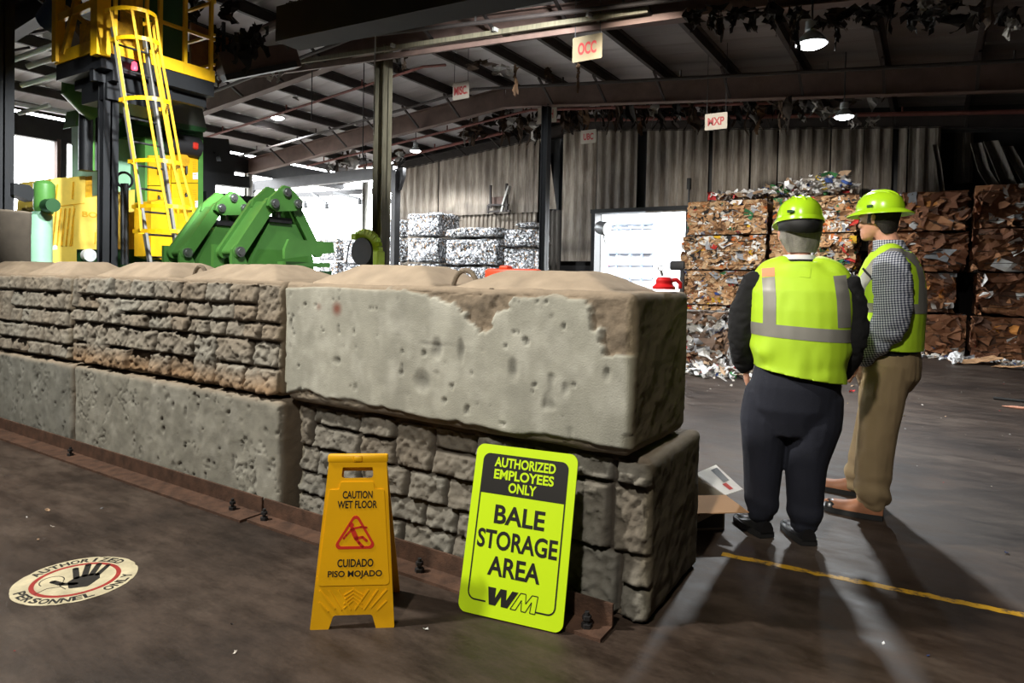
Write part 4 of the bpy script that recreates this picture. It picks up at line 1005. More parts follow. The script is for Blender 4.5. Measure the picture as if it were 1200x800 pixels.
shoe(R1, Matrix.Translation((LL1[-1][0], LL1[-1][1] - .0, 0)) @ Matrix.Rotation(radians(34), 4, 'Z'), MT['leather_black'])
shoe(R1, Matrix.Translation((RL1[-1][0], RL1[-1][1] - .0, 0)) @ Matrix.Rotation(radians(22), 4, 'Z'), MT['leather_black'])
h1 = hard_hat(HM1 @ Matrix.Translation((0, -.002, .205)) @ Matrix.Rotation(radians(-3), 4, 'X'), 'lime short-brimmed hard hat worn by the grey-haired man in black sleeves', .012, R1); hat_strap(h1)
b = MB(); b.box((-.05, -.128, .022), (.035, .01, .014), Matrix.Rotation(-.2, 4, 'Z'), .002); b.build('badge', MT['green_dark'], h1, (0, 0, 0))

# ---- right man: khaki trousers, checked shirt, three quarters from behind, looking left
R2 = person_root(1040, 607, 'tall man in profile with checked shirt sleeve, khaki trousers and lime vest'); TH2 = radians(80)
lf = Vector((-sin(TH2), cos(TH2), 0)); rt = Vector((cos(TH2), sin(TH2), 0))       # facing and his right
def bp2(f, r_, z): q = lf * f + rt * r_; return (q.x - .012, q.y + .10, z)
torso2 = [(.94, .215, .165), (1.05, .225, .175), (1.20, .225, .175), (1.34, .225, .165), (1.44, .215, .145), (1.51, .185, .115), (1.555, .125, .09), (1.59, .08, .072)]
def tr2(sh, T=torso2, lean=.0): return [((bp2(.02 - .02 * (z - .94), 0, z)[0], bp2(.02, 0, z)[1], z), rx + sh, ry + sh, TH2) for z, rx, ry in T]
LA2 = [bp2(-.02, -.185, 1.475), bp2(-.045, -.235, 1.32), bp2(-.035, -.245, 1.14), bp2(.08, -.22, .99), bp2(.15, -.19, .915)]
RA2 = [bp2(.0, .185, 1.475), bp2(-.02, .235, 1.32), bp2(-.01, .245, 1.14), bp2(.09, .22, .99), bp2(.17, .18, .92)]
LL2 = [bp2(.0, -.105, .90), bp2(.02, -.115, .66), bp2(.04, -.13, .42), bp2(.045, -.15, .10)]
RL2 = [bp2(.0, .105, .90), bp2(.06, .14, .66), bp2(.12, .18, .44), bp2(.20, .25, .10)]
HM2 = Matrix.Translation(Vector(bp2(.07, 0, 1.635))) @ Matrix.Rotation(radians(62), 4, 'Z') @ Matrix.Rotation(radians(-4), 4, 'X')
b = MB(); ell_loft(b, tr2(-.022)); limb(b, [bp2(.0, 0, 1.54), bp2(.025, 0, 1.61), bp2(.05, 0, 1.68)], [.062, .06, .058]); head_shapes(b, HM2, 1.08)
for A in (LA2, RA2): limb(b, A, [.055, .05, .043, .036, .029], 12)
for A in (LL2, RL2): limb(b, A, [.10, .088, .06, .044], 14); q = Vector(A[-1]); limb(b, [q, q + lf * .06 - Vector((0, 0, .045)), q + lf * .10 - Vector((0, 0, .05))], [.036, .034, .024], 10)
hand(b, LA2[-1], tuple(lf * .45 + Vector((0, 0, -1))), tuple(-rt), tuple(lf + Vector((0, 0, .3))), 1.05, .4); hand(b, RA2[-1], tuple(lf * .45 + Vector((0, 0, -1))), tuple(rt), tuple(lf + Vector((0, 0, .3))), 1.05, .4)
bo2 = mesh_obj('body', remeshed(b, .0062, 2), MT['skin'], R2)
b = MB(); ell_loft(b, [(bp2(.02, 0, .74), .165, .13, TH2), (bp2(.01, 0, .82), .20, .165, TH2), (bp2(.01, 0, .92), .207, .165, TH2), (bp2(.02, 0, 1.03), .20, .158, TH2)])
limb(b, LL2[:-1] + [(LL2[-1][0], LL2[-1][1], .10)], [.125, .118, .100, .086], 18); limb(b, RL2[:-1] + [(RL2[-1][0], RL2[-1][1], .09)], [.125, .116, .098, .086], 18)
me = remeshed(b, .010, 4); wrinkle(me, lambda V, Nn: folds(.006, 9, 13, (1, 1, .4))(V, Nn) + .011 * np.sin(V[:, 2] * 50 + 4 * fbm(V * 6, 2, 14)) * np.clip((.30 - V[:, 2]) / .2, 0, 1)); mesh_obj('trousers', me, MT['khaki'], R2)
b = MB(); ell_loft(b, tr2(-.004, [(1.01, .19, .15)] + torso2[1:])); 
limb(b, LA2[:-1] + [bp2(.135, -.195, .935)], [.095, .098, .090, .076, .060], 18); limb(b, RA2, [.09, .088, .076, .066, .054], 16)
me = remeshed(b, .010, 3); wrinkle(me, lambda V, Nn: folds(.007, 10, 15, (1, 1, 1.8))(V, Nn) + .008 * np.sin(V[:, 2] * 60 + 20 * V[:, 0]) * np.clip((1.12 - V[:, 2]) / .1, 0, 1)); mesh_obj('shirt', me, MT['check'], R2)
b = MB(); ell_loft(b, [(bp2(.018, 0, .955), .212, .17, TH2), (bp2(.02, 0, .975), .214, .172, TH2), (bp2(.02, 0, 1.0), .212, .17, TH2)]); b.build('belt', MT['leather_black'], R2, (0, 0, 0), angle=60)
b = MB(); ell_loft(b, tr2(.014, [(.93, .215, .165)] + torso2[1:-1]))
for s_ in (-1, 1): limb(b, [bp2(0, s_ * .06, 1.53), bp2(0, s_ * .12, 1.515), bp2(.0, s_ * .165, 1.475)], [.075, .082, .074], 14)
me = remeshed(b, .010, 5); wrinkle(me, lambda V, Nn: .008 * fbm(V * np.array([8, 8, 3]), 3, 17) + .006 * np.sin((V[:, 2] * 20 + 10 * V[:, 0])) * np.clip((1.2 - V[:, 2]) * 3, 0, 1))
nk = Vector(bp2(.03, 0, 1.55)); trim(me, (0, 0, .985), (.03, 0, 1)); cut_mesh(me, lambda c: not (hypot(c.x - nk.x, c.y - nk.y) < .09 and c.z > 1.54))
v2 = mesh_obj('vest', me, MT['vest'], R2); so = v2.modifiers.new('t', 'SOLIDIFY'); so.thickness = .004; so.offset = 0
bv2 = BVHTree.FromPolygons([v.co[:] for v in me.vertices], [p.vertices[:] for p in me.polygons])
A2 = lambda px_, py_: ((px_ - 1040) / 205., (607 - py_) / 205.)
# strip over the near shoulder: front, top and back; horizontal band; seen from the side and from behind
ribbon(bv2, [A2(1002, 352), A2(1006, 330), A2(1014, 316)], .05).build('reflective_strip', MT['strip'], v2, (0, 0, 0))
ribbon(bv2, [A2(1008, 322), A2(1020, 302), A2(1036, 290), A2(1052, 291), A2(1064, 304), A2(1068, 322), A2(1068, 352)], .045).build('reflective_strip', MT['strip'], v2, (0, 0, 0))
band(bv2, lambda t: 1.20, lambda t: 1.255, bp2(.02, 0, 0)[:2]).build('reflective_strip', MT['strip'], v2, (0, 0, 0))
b = ribbon(bv2, [A2(1072, 306), A2(1074, 325)], .03, .012); b.build('black_clip', MT['black_cloth'], v2, (0, 0, 0))
ribbon(bv2, [A2(1007, 309), A2(1018, 322)], .012, .006).build('black_cord', MT['black_cloth'], v2, (0, 0, 0))
b = MB(); ell_loft(b, [(bp2(.0, 0, 1.53), .115, .105, TH2), (bp2(.02, 0, 1.585), .088, .088, TH2), (bp2(.03, 0, 1.625), .076, .080, TH2)]); b.build('shirt_collar', MT['check'], R2, (0, 0, 0), angle=60)
hair_cap(HM2 @ Matrix.Scale(1.08, 4), 0, 0, .22, .012, .085, None, nape=-.01).build('hair', MT['hair_dark'], R2, (0, 0, 0), angle=80)
b = MB()
for s_ in (-1, 1): blob(b, HM2 @ Vector((s_ * .030, .090, .115)), (.011, .011, .011))
b.build('eyes', MT['white_cloth'], R2, (0, 0, 0))
for A in (LL2, RL2):
    shoe(R2, Matrix.Translation((A[-1][0], A[-1][1], 0)) @ Matrix.Rotation(TH2 + radians(8 if A is LL2 else 6), 4, 'Z'), MT['leather_tan'], .315, .108, .10, 'leather_black', 'work_boot', 'rubber', .05)
h2 = hard_hat(HM2 @ Matrix.Translation((0, -.002, .166)) @ Matrix.Rotation(radians(2), 4, 'X'), 'lime full-brim hard hat worn by the man in the checked shirt', .045, R2)
b = MB(); b.box((-.113, -.02, .022), (.008, .036, .016), Matrix.Rotation(-.15, 4, 'Z'), .002); b.build('badge', MT['green_dark'], h2, (0, 0, 0))
# ------------------------------------------------------------------ bales
MT['bale'] = mat('baled_cardboard', (1, 1, 1), .85, 0, .18, 8, .35, 70, attr='Col')
MT['wire'] = mat('bale_wire', srgb(70, 62, 54), .5, .6, .2, 10)
m, N, L, B = new_mat('baled_foil'); tc = N.new('ShaderNodeTexCoord'); v = N.new('ShaderNodeTexVoronoi'); v.inputs['Scale'].default_value = 24
L.new(tc.outputs['Object'], v.inputs['Vector']); sp = N.new('ShaderNodeSeparateColor'); L.new(v.outputs['Color'], sp.inputs[0])
r = ramp(N, L, sp.outputs[0], [(.0, srgb(30, 30, 32)), (.28, srgb(96, 98, 102)), (.55, srgb(170, 172, 176)), (.8, srgb(236, 238, 242)), (.93, srgb(150, 116, 80)), (1., srgb(80, 90, 120))]); r.color_ramp.interpolation = 'CONSTANT'
L.new(r.outputs[0], B.inputs['Base Color']); B.inputs['Roughness'].default_value = .4; B.inputs['Metallic'].default_value = .15
bp = N.new('ShaderNodeBump'); bp.inputs['Strength'].default_value = .9; bp.inputs['Distance'].default_value = .03; L.new(sp.outputs[1], bp.inputs['Height']); L.new(bp.outputs[0], B.inputs['Normal']); MT['foil'] = m
PAL = dict(
    mixed=[(srgb(176, 134, 94), 30), (srgb(200, 164, 124), 22), (srgb(120, 84, 54), 18), (srgb(206, 176, 140), 10), (srgb(228, 226, 222), 14), (srgb(160, 164, 170), 6), (srgb(40, 70, 140), 2), (srgb(190, 50, 40), 2), (srgb(214, 170, 40), 1.5), (srgb(50, 110, 70), 1.5), (srgb(40, 38, 38), 5), (srgb(200, 110, 50), 3)],
    brown=[(srgb(126, 82, 52), 36), (srgb(106, 66, 40), 28), (srgb(150, 104, 68), 12), (srgb(78, 50, 32), 20), (srgb(206, 204, 200), 6), (srgb(120, 122, 124), 3), (srgb(40, 90, 130), 1.2), (srgb(180, 60, 40), .8), (srgb(196, 130, 60), 2)],
    strips=[(srgb(150, 118, 92), 26), (srgb(226, 224, 220), 30), (srgb(104, 84, 70), 20), (srgb(150, 150, 152), 12), (srgb(70, 60, 54), 10), (srgb(190, 70, 50), 2), (srgb(60, 90, 150), 1.5)],
    white=[(srgb(236, 236, 236), 40), (srgb(214, 206, 196), 20), (srgb(190, 160, 130), 12), (srgb(60, 90, 160), 3), (srgb(200, 60, 60), 4), (srgb(70, 140, 80), 3), (srgb(120, 120, 124), 8), (srgb(230, 200, 90), 2)])
def pick(pal, r):
    t = sum(w_ for _, w_ in PAL[pal]); x = r.uniform(0, t)
    for c, w_ in PAL[pal]:
        x -= w_
        if x <= 0: return np.array(c) * r.uniform(.75, 1.15)
    return np.array(c)
def scrap(V, Fq, C, p, nrm, tang, w_, h_, col, r, curl=.3):
    """one crumpled piece of card: 3x3 bent sheet"""
    n0 = len(V); p = np.array(p); nrm = np.array(nrm); tang = np.array(tang); bt = np.cross(nrm, tang)
    k1, k2 = r.uniform(-curl, curl), r.uniform(-curl, curl); sk = r.uniform(-.3, .3)
    for i in (-1, 0, 1):
        for j in (-1, 0, 1):
            V.append(p + tang * (i * w_ / 2 * (1 + .3 * r.uniform(-1, 1)) + sk * j * w_ * .3) + bt * j * h_ / 2 * (1 + .3 * r.uniform(-1, 1)) + nrm * (k1 * i * i * w_ + k2 * j * j * h_ + r.uniform(-.1, .1) * w_)); C.append(col)
    for i in (0, 1):
        for j in (0, 1): a = n0 + i * 3 + j; Fq.append((a, a + 3, a + 4, a + 1))
def unit(v): return v / max(1e-9, np.linalg.norm(v))
def bale(x0, x1, y0, y1, z0, z1, pal, seed, label, nscr, faces='f', sz=(.10, .34), group=None, wires=3, name='bale', step=.05, over=(.0, .05), tilt=.3):
    r = random.Random(seed); L_, D_, H_ = x1 - x0, y1 - y0, z1 - z0
    def lin(a): return np.linspace(0, a, max(3, int(a / step)) + 1)
    gx, gy, gz = lin(L_), lin(D_), lin(H_); V = []; Fq = []; ids = {}
    def vid(i, j, k):
        if (i, j, k) not in ids: ids[(i, j, k)] = len(V); V.append((gx[i], gy[j], gz[k]))
        return ids[(i, j, k)]
    nx, ny, nz_ = len(gx) - 1, len(gy) - 1, len(gz) - 1
    for i in range(nx):
        for k in range(nz_): Fq.append((vid(i, 0, k), vid(i + 1, 0, k), vid(i + 1, 0, k + 1), vid(i, 0, k + 1))); Fq.append((vid(i, ny, k), vid(i, ny, k + 1), vid(i + 1, ny, k + 1), vid(i + 1, ny, k)))
        for j in range(ny): Fq.append((vid(i, j, 0), vid(i, j + 1, 0), vid(i + 1, j + 1, 0), vid(i + 1, j, 0))); Fq.append((vid(i, j, nz_), vid(i + 1, j, nz_), vid(i + 1, j + 1, nz_), vid(i, j + 1, nz_)))
    for j in range(ny):
        for k in range(nz_): Fq.append((vid(0, j, k), vid(0, j, k + 1), vid(0, j + 1, k + 1), vid(0, j + 1, k))); Fq.append((vid(nx, j, k), vid(nx, j + 1, k), vid(nx, j + 1, k + 1), vid(nx, j, k + 1)))
    P = np.array(V); S = np.array([L_, D_, H_]); rad = .10; Cc = np.clip(P, rad + .02, S - rad - .02); d = P - np.clip(P, rad, S - rad); ln = np.linalg.norm(d, axis=1, keepdims=True); n = d / np.maximum(ln, 1e-6)
    P = Cc + n * rad; Q = P * np.array([4, 4, 9]) + seed; P = P + n * (.045 * fbm(Q, 4, seed) - .03)[:, None]; P[:, 2] = (P[:, 2] - P[:, 2].min()) / (P[:, 2].max() - P[:, 2].min()) * H_
    base = np.array(PAL[pal][0][0]); base2 = np.array(PAL[pal][2][0]); t = np.clip(.5 + 1.6 * fbm(P * np.array([5, 5, 16]) + seed, 4, seed + 3), 0, 1)[:, None]
    C = list((base * t + base2 * (1 - t)) * .9); V = [q for q in P]
    if pal != 'foil':
        for q in range(nscr):
            f = r.choice(faces)
            a, bb = r.random(), r.random(); o = r.uniform(*over)
            if f == 'f': p = (a * L_, -o + .02, bb * H_); nn = np.array((0, -1., 0)); tg = np.array((1., 0, 0))
            elif f == 'l': p = (-o + .02, a * D_, bb * H_); nn = np.array((-1., 0, 0)); tg = np.array((0, 1., 0))
            elif f == 'r': p = (L_ + o - .02, a * D_, bb * H_); nn = np.array((1., 0, 0)); tg = np.array((0, 1., 0))
            else: p = (a * L_, bb * D_, H_ + o * .6 - .02); nn = np.array((0, 0, 1.)); tg = np.array((1., 0, 0))
            nn = unit(nn + np.array([r.gauss(0, tilt) for _ in range(3)])); ang = r.uniform(-.7, .7); up_ = np.cross(nn, tg); tg = unit(np.cross(up_, nn)); tg = tg * cos(ang) + np.cross(nn, tg) * sin(ang)
            w_ = r.uniform(*sz); scrap(V, Fq, C, p, nn, tg, w_, w_ * r.uniform(.25, .8), pick(pal, r), r, .35)
    nb = len(P); bodyF = [f for f in Fq if f[0] < nb]; scrF = [tuple(v - nb for v in f) for f in Fq if f[0] >= nb]; C = np.clip(np.array(C), .005, 1)
    me = np_mesh('bale', V[:nb], bodyF, C[:nb], smooth=False)
    t_ = mesh_obj(name, me, MT['foil'] if pal == 'foil' else MT['bale'], loc=(x0, y0, z0)); tag(t_, label, 'bale', group)
    Vs = np.array(V[nb:]) if scrF else None
    if scrF:
        xl = -.08 if 'l' in faces else .006; xr = L_ + .08 if 'r' in faces else L_ - .006
        Vs[:, 0] = np.clip(Vs[:, 0], xl, xr); Vs[:, 2] = np.clip(Vs[:, 2], .006, H_ - .006 + (.2 if 't' in faces and z1 > 3 else 0)); Vs[:, 1] = np.minimum(Vs[:, 1], D_ - .02)
        tag(mesh_obj('loose_flaps', np_mesh('loose_flaps', Vs, scrF, C[nb:], smooth=False), MT['bale'], t_), kind='stuff')
    for k in range(wires):
        z = H_ * (k + .5) / wires + r.uniform(-.03, .03); b = MB(); e = -.004
        pts = [(-e, -.03, z), (L_ * .5, -.04, z + .01), (L_ + e, -.03, z), (L_ + e, D_ + e, z), (-e, D_ + e, z)]
        b.tube(pts, .006, 5, True); b.build('bale_wire', MT['wire'], t_, (0, 0, 0))
    return t_
YB = 15.75; hb = .83
# left stack (mixed cardboard), two columns of four
cols = [(on_y(805, 300, YB).x, on_y(900, 300, YB).x, 'left'), (on_y(902, 300, YB).x, on_y(1000, 300, YB).x, 'right')]
rown2 = ['bottom', 'second lowest', 'second highest', 'top']
for ci, (xa, xb, cn) in enumerate(cols):
    for k in range(4):
        dx_ = (.0, -.06, -.05, .04)[k] if ci == 0 else (.02, .05, .0, .03)[k]
        bale(xa + dx_, xb - .03 + (dx_ if ci else -.02), YB + (.05, -.04, .0, .06)[k], YB + 1.5, k * hb + .012, (k + 1) * hb - .012, 'mixed', 20 + ci * 4 + k, 'mixed cardboard bale, %s of the %s-hand column behind the grey-haired man' % (rown2[k], cn), 520, 'fffffl' if ci == 0 else 'fffffr', (.07, .26), 'mixed bales behind the grey-haired man')
# right stacks (brown cardboard)
g1 = on_y(1129, 300, 15.9); g2 = on_y(1146, 300, 15.3)
for k in range(4):
    bale(-1.12, g1.x + (.0, -.18, .0, .02)[k], 15.9 + (0, .03, -.03, .0)[k], 17.4, k * hb + .01, (k + 1) * hb - .01, 'brown', 40 + k, 'brown cardboard bale, %s of the column right of the tall man' % rown2[k], 150, 'fffr', (.12, .5), 'brown bales right of the tall man', tilt=.16, over=(.0, .025))
    bale(g2.x + (.0, .08, -.02, .0)[k], 2.9, 15.3 + (0, .03, -.04, .03)[k], 17.0, k * hb + .01, (k + 1) * hb - .01, 'brown', 50 + k, 'brown cardboard bale, %s of the column at the right edge' % rown2[k], 150, 'fffl', (.12, .5), 'brown bales at the right edge', tilt=.16, over=(.0, .025))
# loose scrap on top of the left stack
def litter(name, pts, pal, sz, seed, label, cat='litter', flat=.5, hts=None):
    r = random.Random(seed); V = []; Fq = []; C = []
    for (x, y, z) in pts:
        nn = unit(np.array([r.gauss(0, flat), r.gauss(0, flat), 1.])); a = r.uniform(0, 6.28); tg = np.array([cos(a), sin(a), 0]); tg = unit(np.cross(np.cross(nn, tg), nn)); w_ = r.uniform(*sz)
        scrap(V, Fq, C, (x, y, z + w_ * .12), nn, tg, w_, w_ * r.uniform(.3, .9), pick(pal, r), r, .3)
    V = np.array(V); c = V.mean(0); c[2] = V[:, 2].min(); o = mesh_obj(name, np_mesh(name, V - c, Fq, np.clip(np.array(C), .01, 1), smooth=False), MT['bale'], loc=c); return tag(o, label, cat, None, 'stuff')
r = random.Random(5)
pts = []
for q in range(420):
    u = r.random(); x = cols[0][0] + .5 + u * (cols[1][1] - cols[0][0] - .6); hmax = .05 + .40 * smooth01((u - .25) / .5) * (1 - .5 * smooth01((u - .85) / .15)); y = YB + .1 + r.random() * 1.1
    pts.append((x, y, 4 * hb + .10 + r.random() * hmax * (1 - .5 * abs(y - YB - .55))))
litter('loose_scrap', pts, 'white', (.08, .28), 3, 'loose white and coloured scrap heaped on top of the mixed bale stack')
# torn loose bale and its spill on the floor by the block end
b0 = floor_at(818, 434)
bale(b0.x - .45, b0.x + .32, b0.y, b0.y + .7, 0.01, .92, 'strips', 70, 'small torn bale of strips and wrappers standing beside the block end', 420, 'fffrrt', (.08, .30), None, 2, 'torn_bale', over=(.0, .14))
bpy.data.objects['torn_bale'].pop('group', None)
pts = [(b0.x + .1 + r.gauss(.2, .5), b0.y - .25 + r.gauss(0, .22), .005 + max(0, r.gauss(.03, .04))) for _ in range(420)]
litter('spilled_litter', pts, 'white', (.03, .16), 4, 'bright litter spilled on the floor around the small torn bale', flat=.7)
pts = [(on_y(1075 + 135 * u, 420, 15.2).x, 15.2 + r.gauss(-.05, .16) - .5 * u, .005) for u in [r.random() for _ in range(170)]]
litter('swept_scrap', pts, 'white', (.04, .16), 6, 'white scraps swept along the foot of the right brown bales', flat=.4)
pts = [q for q in [(r.uniform(-7, 3), r.uniform(-.5, 12), .001) for _ in range(520)] if not (q[0] < -.5 and 2.0 < q[1] < 7.2) and not (-1.2 < q[0] < .3 and 3 < q[1] < 5.2)]
litter('floor_crumbs', pts, 'white', (.008, .022), 8, 'tiny pale crumbs scattered over the concrete floor', flat=.4)
pts = [(floor_at(1018, 440 + 8 * 0).x + r.gauss(-.55, .5), floor_at(1000, 455).y + r.gauss(.1, .5), .003) for _ in range(60)]
litter('paper_bits', pts, 'white', (.04, .13), 9, 'paper bits on the floor seen between the two men', flat=.4)
def crumpled(name, p, s, col, seed, label, cat, flat=1.):
    bm = bmesh.new(); bmesh.ops.create_icosphere(bm, subdivisions=3, radius=s)
    for v in bm.verts:
        d = v.co.normalized(); v.co = d * s * (1 + .55 * mnoise.noise(d * 2.3 + Vector((seed, 0, 0))) + .25 * mnoise.noise(d * 6 + Vector((0, seed, 0)))); v.co.z *= flat
    mn = min(v.co.z for v in bm.verts)
    for v in bm.verts: v.co.z -= mn
    me = bpy.data.meshes.new(name); bm.to_mesh(me); bm.free(); return tag(mesh_obj(name, me, col, loc=p), label, cat)
crumpled('crumpled_paper', floor_at(1120, 427), .11, MT['white_cloth'], 3, 'crumpled white paper lying in front of the brown bales', 'paper', .9)
def card_sheet(name, p, wx_, wy_, rz, label, seed, mt='card', lift=.12):
    V = []; n = 8
    for i in range(n + 1):
        for j in range(n + 1):
            u, v = i / n - .5, j / n - .5; V.append((u * wx_, v * wy_, .012 + lift * (u + .5) ** 2 + .05 * abs(mnoise.noise(Vector((u * 3 + seed, v * 3, 0))))))
    Fq = [(i * (n + 1) + j, (i + 1) * (n + 1) + j, (i + 1) * (n + 1) + j + 1, i * (n + 1) + j + 1) for i in range(n) for j in range(n)]
    o = mesh_obj(name, np_mesh(name, V, Fq, smooth=False), MT[mt], loc=p); o.rotation_euler.z = rz; s = o.modifiers.new('t', 'SOLIDIFY'); s.thickness = .006; return tag(o, label, 'cardboard')
card_sheet('cardboard_sheet', floor_at(1143, 426), .7, .5, .3, 'torn tan cardboard sheet on the floor before the gap between the brown bale columns', 1)
card_sheet('cardboard_sheet', floor_at(1184, 432), .45, .3, -.5, 'narrow cardboard strip lying right of the torn tan sheet', 2, lift=.06)
p = floor_at(1164, 468); b = MB(); b.tube([(p.x, p.y, .02), (p.x + .7, p.y - .08, .02)], .016, 8); tag(b.build('dark_stick', MT['rubber']), 'dark stick with a pale tip on the floor at the right edge', 'stick')
b = MB(); b.lathe([(0, 0), (.03, 0), (.034, .03), (.028, .055), (0, .06)], 12); b.build('tip', MT['white_cloth'], world=bpy.data.objects['dark_stick']); bpy.data.objects['tip'].location = (-.36, .04, -.005)
p = floor_at(1174, 477); b = MB(); b.tube([(p.x, p.y, .016), (p.x + .1, p.y - .01, .016), (p.x + .7, p.y - .06, .016)], [.004, .016, .014], 8); MT['pink'] = mat('pale_wood', srgb(196, 140, 116), .7, 0, .2, 20); tag(b.build('wooden_stick', MT['pink']), 'pale pointed wooden stick on the floor, nearer than the dark stick', 'stick')
p = floor_at(1062, 441); b = MB(); b.box((p.x, p.y, .012), (.16, .06, .02), None, .006, 2); tag(b.build('paper_cup', MT['white_cloth']), 'flat white paper scrap on the floor just right of the tall man', 'paper')

# foil bales by the left part of the back wall
fo = [(473, 513, 246, 278, 16.6, 1.3), (473, 517, 278, 308, 16.3, 1.3), (519, 590, 262, 290, 15.6, 1.3), (517, 592, 278, 312, 14.9, 1.3), (586, 632, 268, 292, 15.9, 1.3), (588, 634, 290, 316, 15.6, 1.3), (596, 632, 258, 268, 16.6, 1.2)]
def foil(px0, px1, ztop, zbot, Y, seed, label, dp=1.2):
    a = on_y(px0, 300, Y); c = on_y(px1, 300, Y); bale(a.x, c.x, Y, Y + dp, zbot, ztop, 'foil', seed, label, 0, 'f', group='baled foil by the back wall', wires=2, step=.07)
PAL['foil'] = PAL['white']
H3 = [Z18(500, 250)]
def fz(py_, Y, pxx=500): return on_y(pxx, py_, Y).z
def fstack(px0, px1, Y, cuts, seed, what, dp=1.2):
    zs = [fz(c, Y, (px0 + px1) / 2) for c in cuts]
    while zs[-1] > 1.2: zs.append(zs[-1] - .84)
    if zs[-1] > .5: zs.append(.0)
    else: zs[-1] = 0.
    nm = ['top', 'second from the top', 'third from the top', 'fourth from the top', 'fifth from the top']
    for k in range(len(zs) - 1): foil(px0, px1, zs[k] - .01, zs[k + 1] + .01, Y, seed + k, what % nm[k], dp)
fstack(474, 514, 16.2, [248, 277], 81, 'grey foil bale, %s of the stack left of the ribbed siding')
fstack(519, 583, 16.2, [265, 279], 85, 'foil bale, %s of the wide middle stack before the ribbed siding')
fstack(587, 627, 16.2, [267, 290], 90, 'pale foil bale, %s of the stack beside the black column', 1.0)
foil(600, 626, fz(259, 16.2, 615), fz(266.4, 16.2, 615), 16.25, 96, 'thin pale foil bale on top of the stack beside the black column', .8)
fstack(370, 395, 16.2, [278], 100, 'grey foil bale, %s of the stack behind the green presses')
fstack(399, 425, 16.2, [282], 104, 'bright foil bale, %s of the stack left of the weathered column')
fstack(448, 460, 16.2, [255, 278], 108, 'bright foil bale, %s of the narrow stack right of the weathered column', .9)

# ------------------------------------------------------------------ white container seen through the door
Yt = 23.5; xa = on_y(690, 280, Yt).x; xb = on_y(812, 280, Yt).x; zt = on_y(750, 252, Yt).z + .12
MT['frame_blue'] = mat('pale_blue_paint', srgb(150, 166, 190), .5, 0, .05, 3)
ct = empty('white_container', ((xa + xb) / 2, Yt, 0), 0, 'white steel container standing outside the doorway in the back wall', 'container')
b = MB(); b.box(((xa + xb) / 2, Yt + 1.2, zt / 2 + .02), (xb - xa + .4, 2.2, zt - .05)); b.build('body', MT['white_paint'], world=ct)
fx = lambda px_: on_y(px_, 300, Yt).x
b = MB(); n = 26; x0_, x1_ = fx(775), fx(815)
for k in range(3): xx = fx((778, 791, 804)[k]); b.box((xx, Yt + .06, zt / 2), (.04, .09, zt * .92))
b.box((fx(767), Yt + .05, zt / 2), (.09, .12, zt)); b.build('side_ribs', MT['white_paint'], world=ct)
b = MB()
for pz in (262, 267, 296, 310, 326): z_ = on_y(740, pz, Yt).z; b.box(((fx(712) + fx(765)) / 2, Yt + .06, z_), (fx(765) - fx(712), .07, .05))
for pxx in (712, 722, 738, 752, 765): b.box((fx(pxx), Yt + .06, zt * .45), (.05, .07, zt * .85))
b.build('door_frame', MT['frame_blue'], world=ct)
b = MB()
for pz in (263.5, 296.5):
    for pxx in (718, 731, 745, 757): b.box((fx(pxx), Yt + .04, on_y(740, pz, Yt).z - .05), (.28, .05, .025))
for pz in (312, 326): b.box((fx(765.5), Yt + .0, on_y(760, pz, Yt).z), (.05, .04, .05))
MT['hinge_grey'] = mat('grey_hinges', srgb(52, 58, 68), .6, .2, .2, 6); b.build('hinges', MT['hinge_grey'], world=ct)
b = MB(); z_ = on_y(710, 311, Yt).z; b.box((fx(711), Yt + .03, z_), (.2, .01, .03)).box((fx(712), Yt + .03, z_ + .02), (.03, .01, .2)); b.build('red_mark', MT['ink_red'], world=ct)
# floodlight on the door jamb, conduit and box on the wall
p = on_y(706, 267, 17.6)
fl_ = empty('floodlight', p, 0, 'round grey floodlight on the left jamb of the doorway', 'lamp')
b = MB(); b.lathe([(0, 0), (.15, 0), (.19, .08), (.21, .34), (.2, .36), (0, .34)], 24, Matrix.Translation(p) @ Matrix.Rotation(radians(100), 4, 'Y') @ Matrix.Rotation(.2, 4, 'X') @ Matrix.Translation((0, 0, -.18))); b.build('housing', MT['grayglass'], world=fl_)
b = MB(); b.tube([p + Vector((.05, .0, -.15)), p + Vector((.02, .1, -.35)), p + Vector((-.1, .5, -.45))], .025, 8); b.build('bracket', MT['grayglass'], world=fl_)
p = on_y(807, 215, 17.85); b = MB(); b.box((p.x, 17.88, p.z), (.1, .1, .3), None, .01); b.cyl((p.x, 17.9, 1.9), (p.x, 17.9, p.z - .1), .025, 8); tag(b.build('switch_box', MT['black_steel']), 'small dark switch box with conduit on the siding right of the doorway', 'switch box')
p = on_y(799, 311, 15.1); b = MB(); b.box((p.x - .14, 15.2, p.z), (.36, .12, .22), None, .05, 2); b.box((p.x - .02, 15.22, p.z / 2 - .05), (.08, .08, p.z - .1)); tag(b.build('bollard_post', MT['dark_steel']), 'dark post with a rounded head left of the mixed bale stack', 'post')
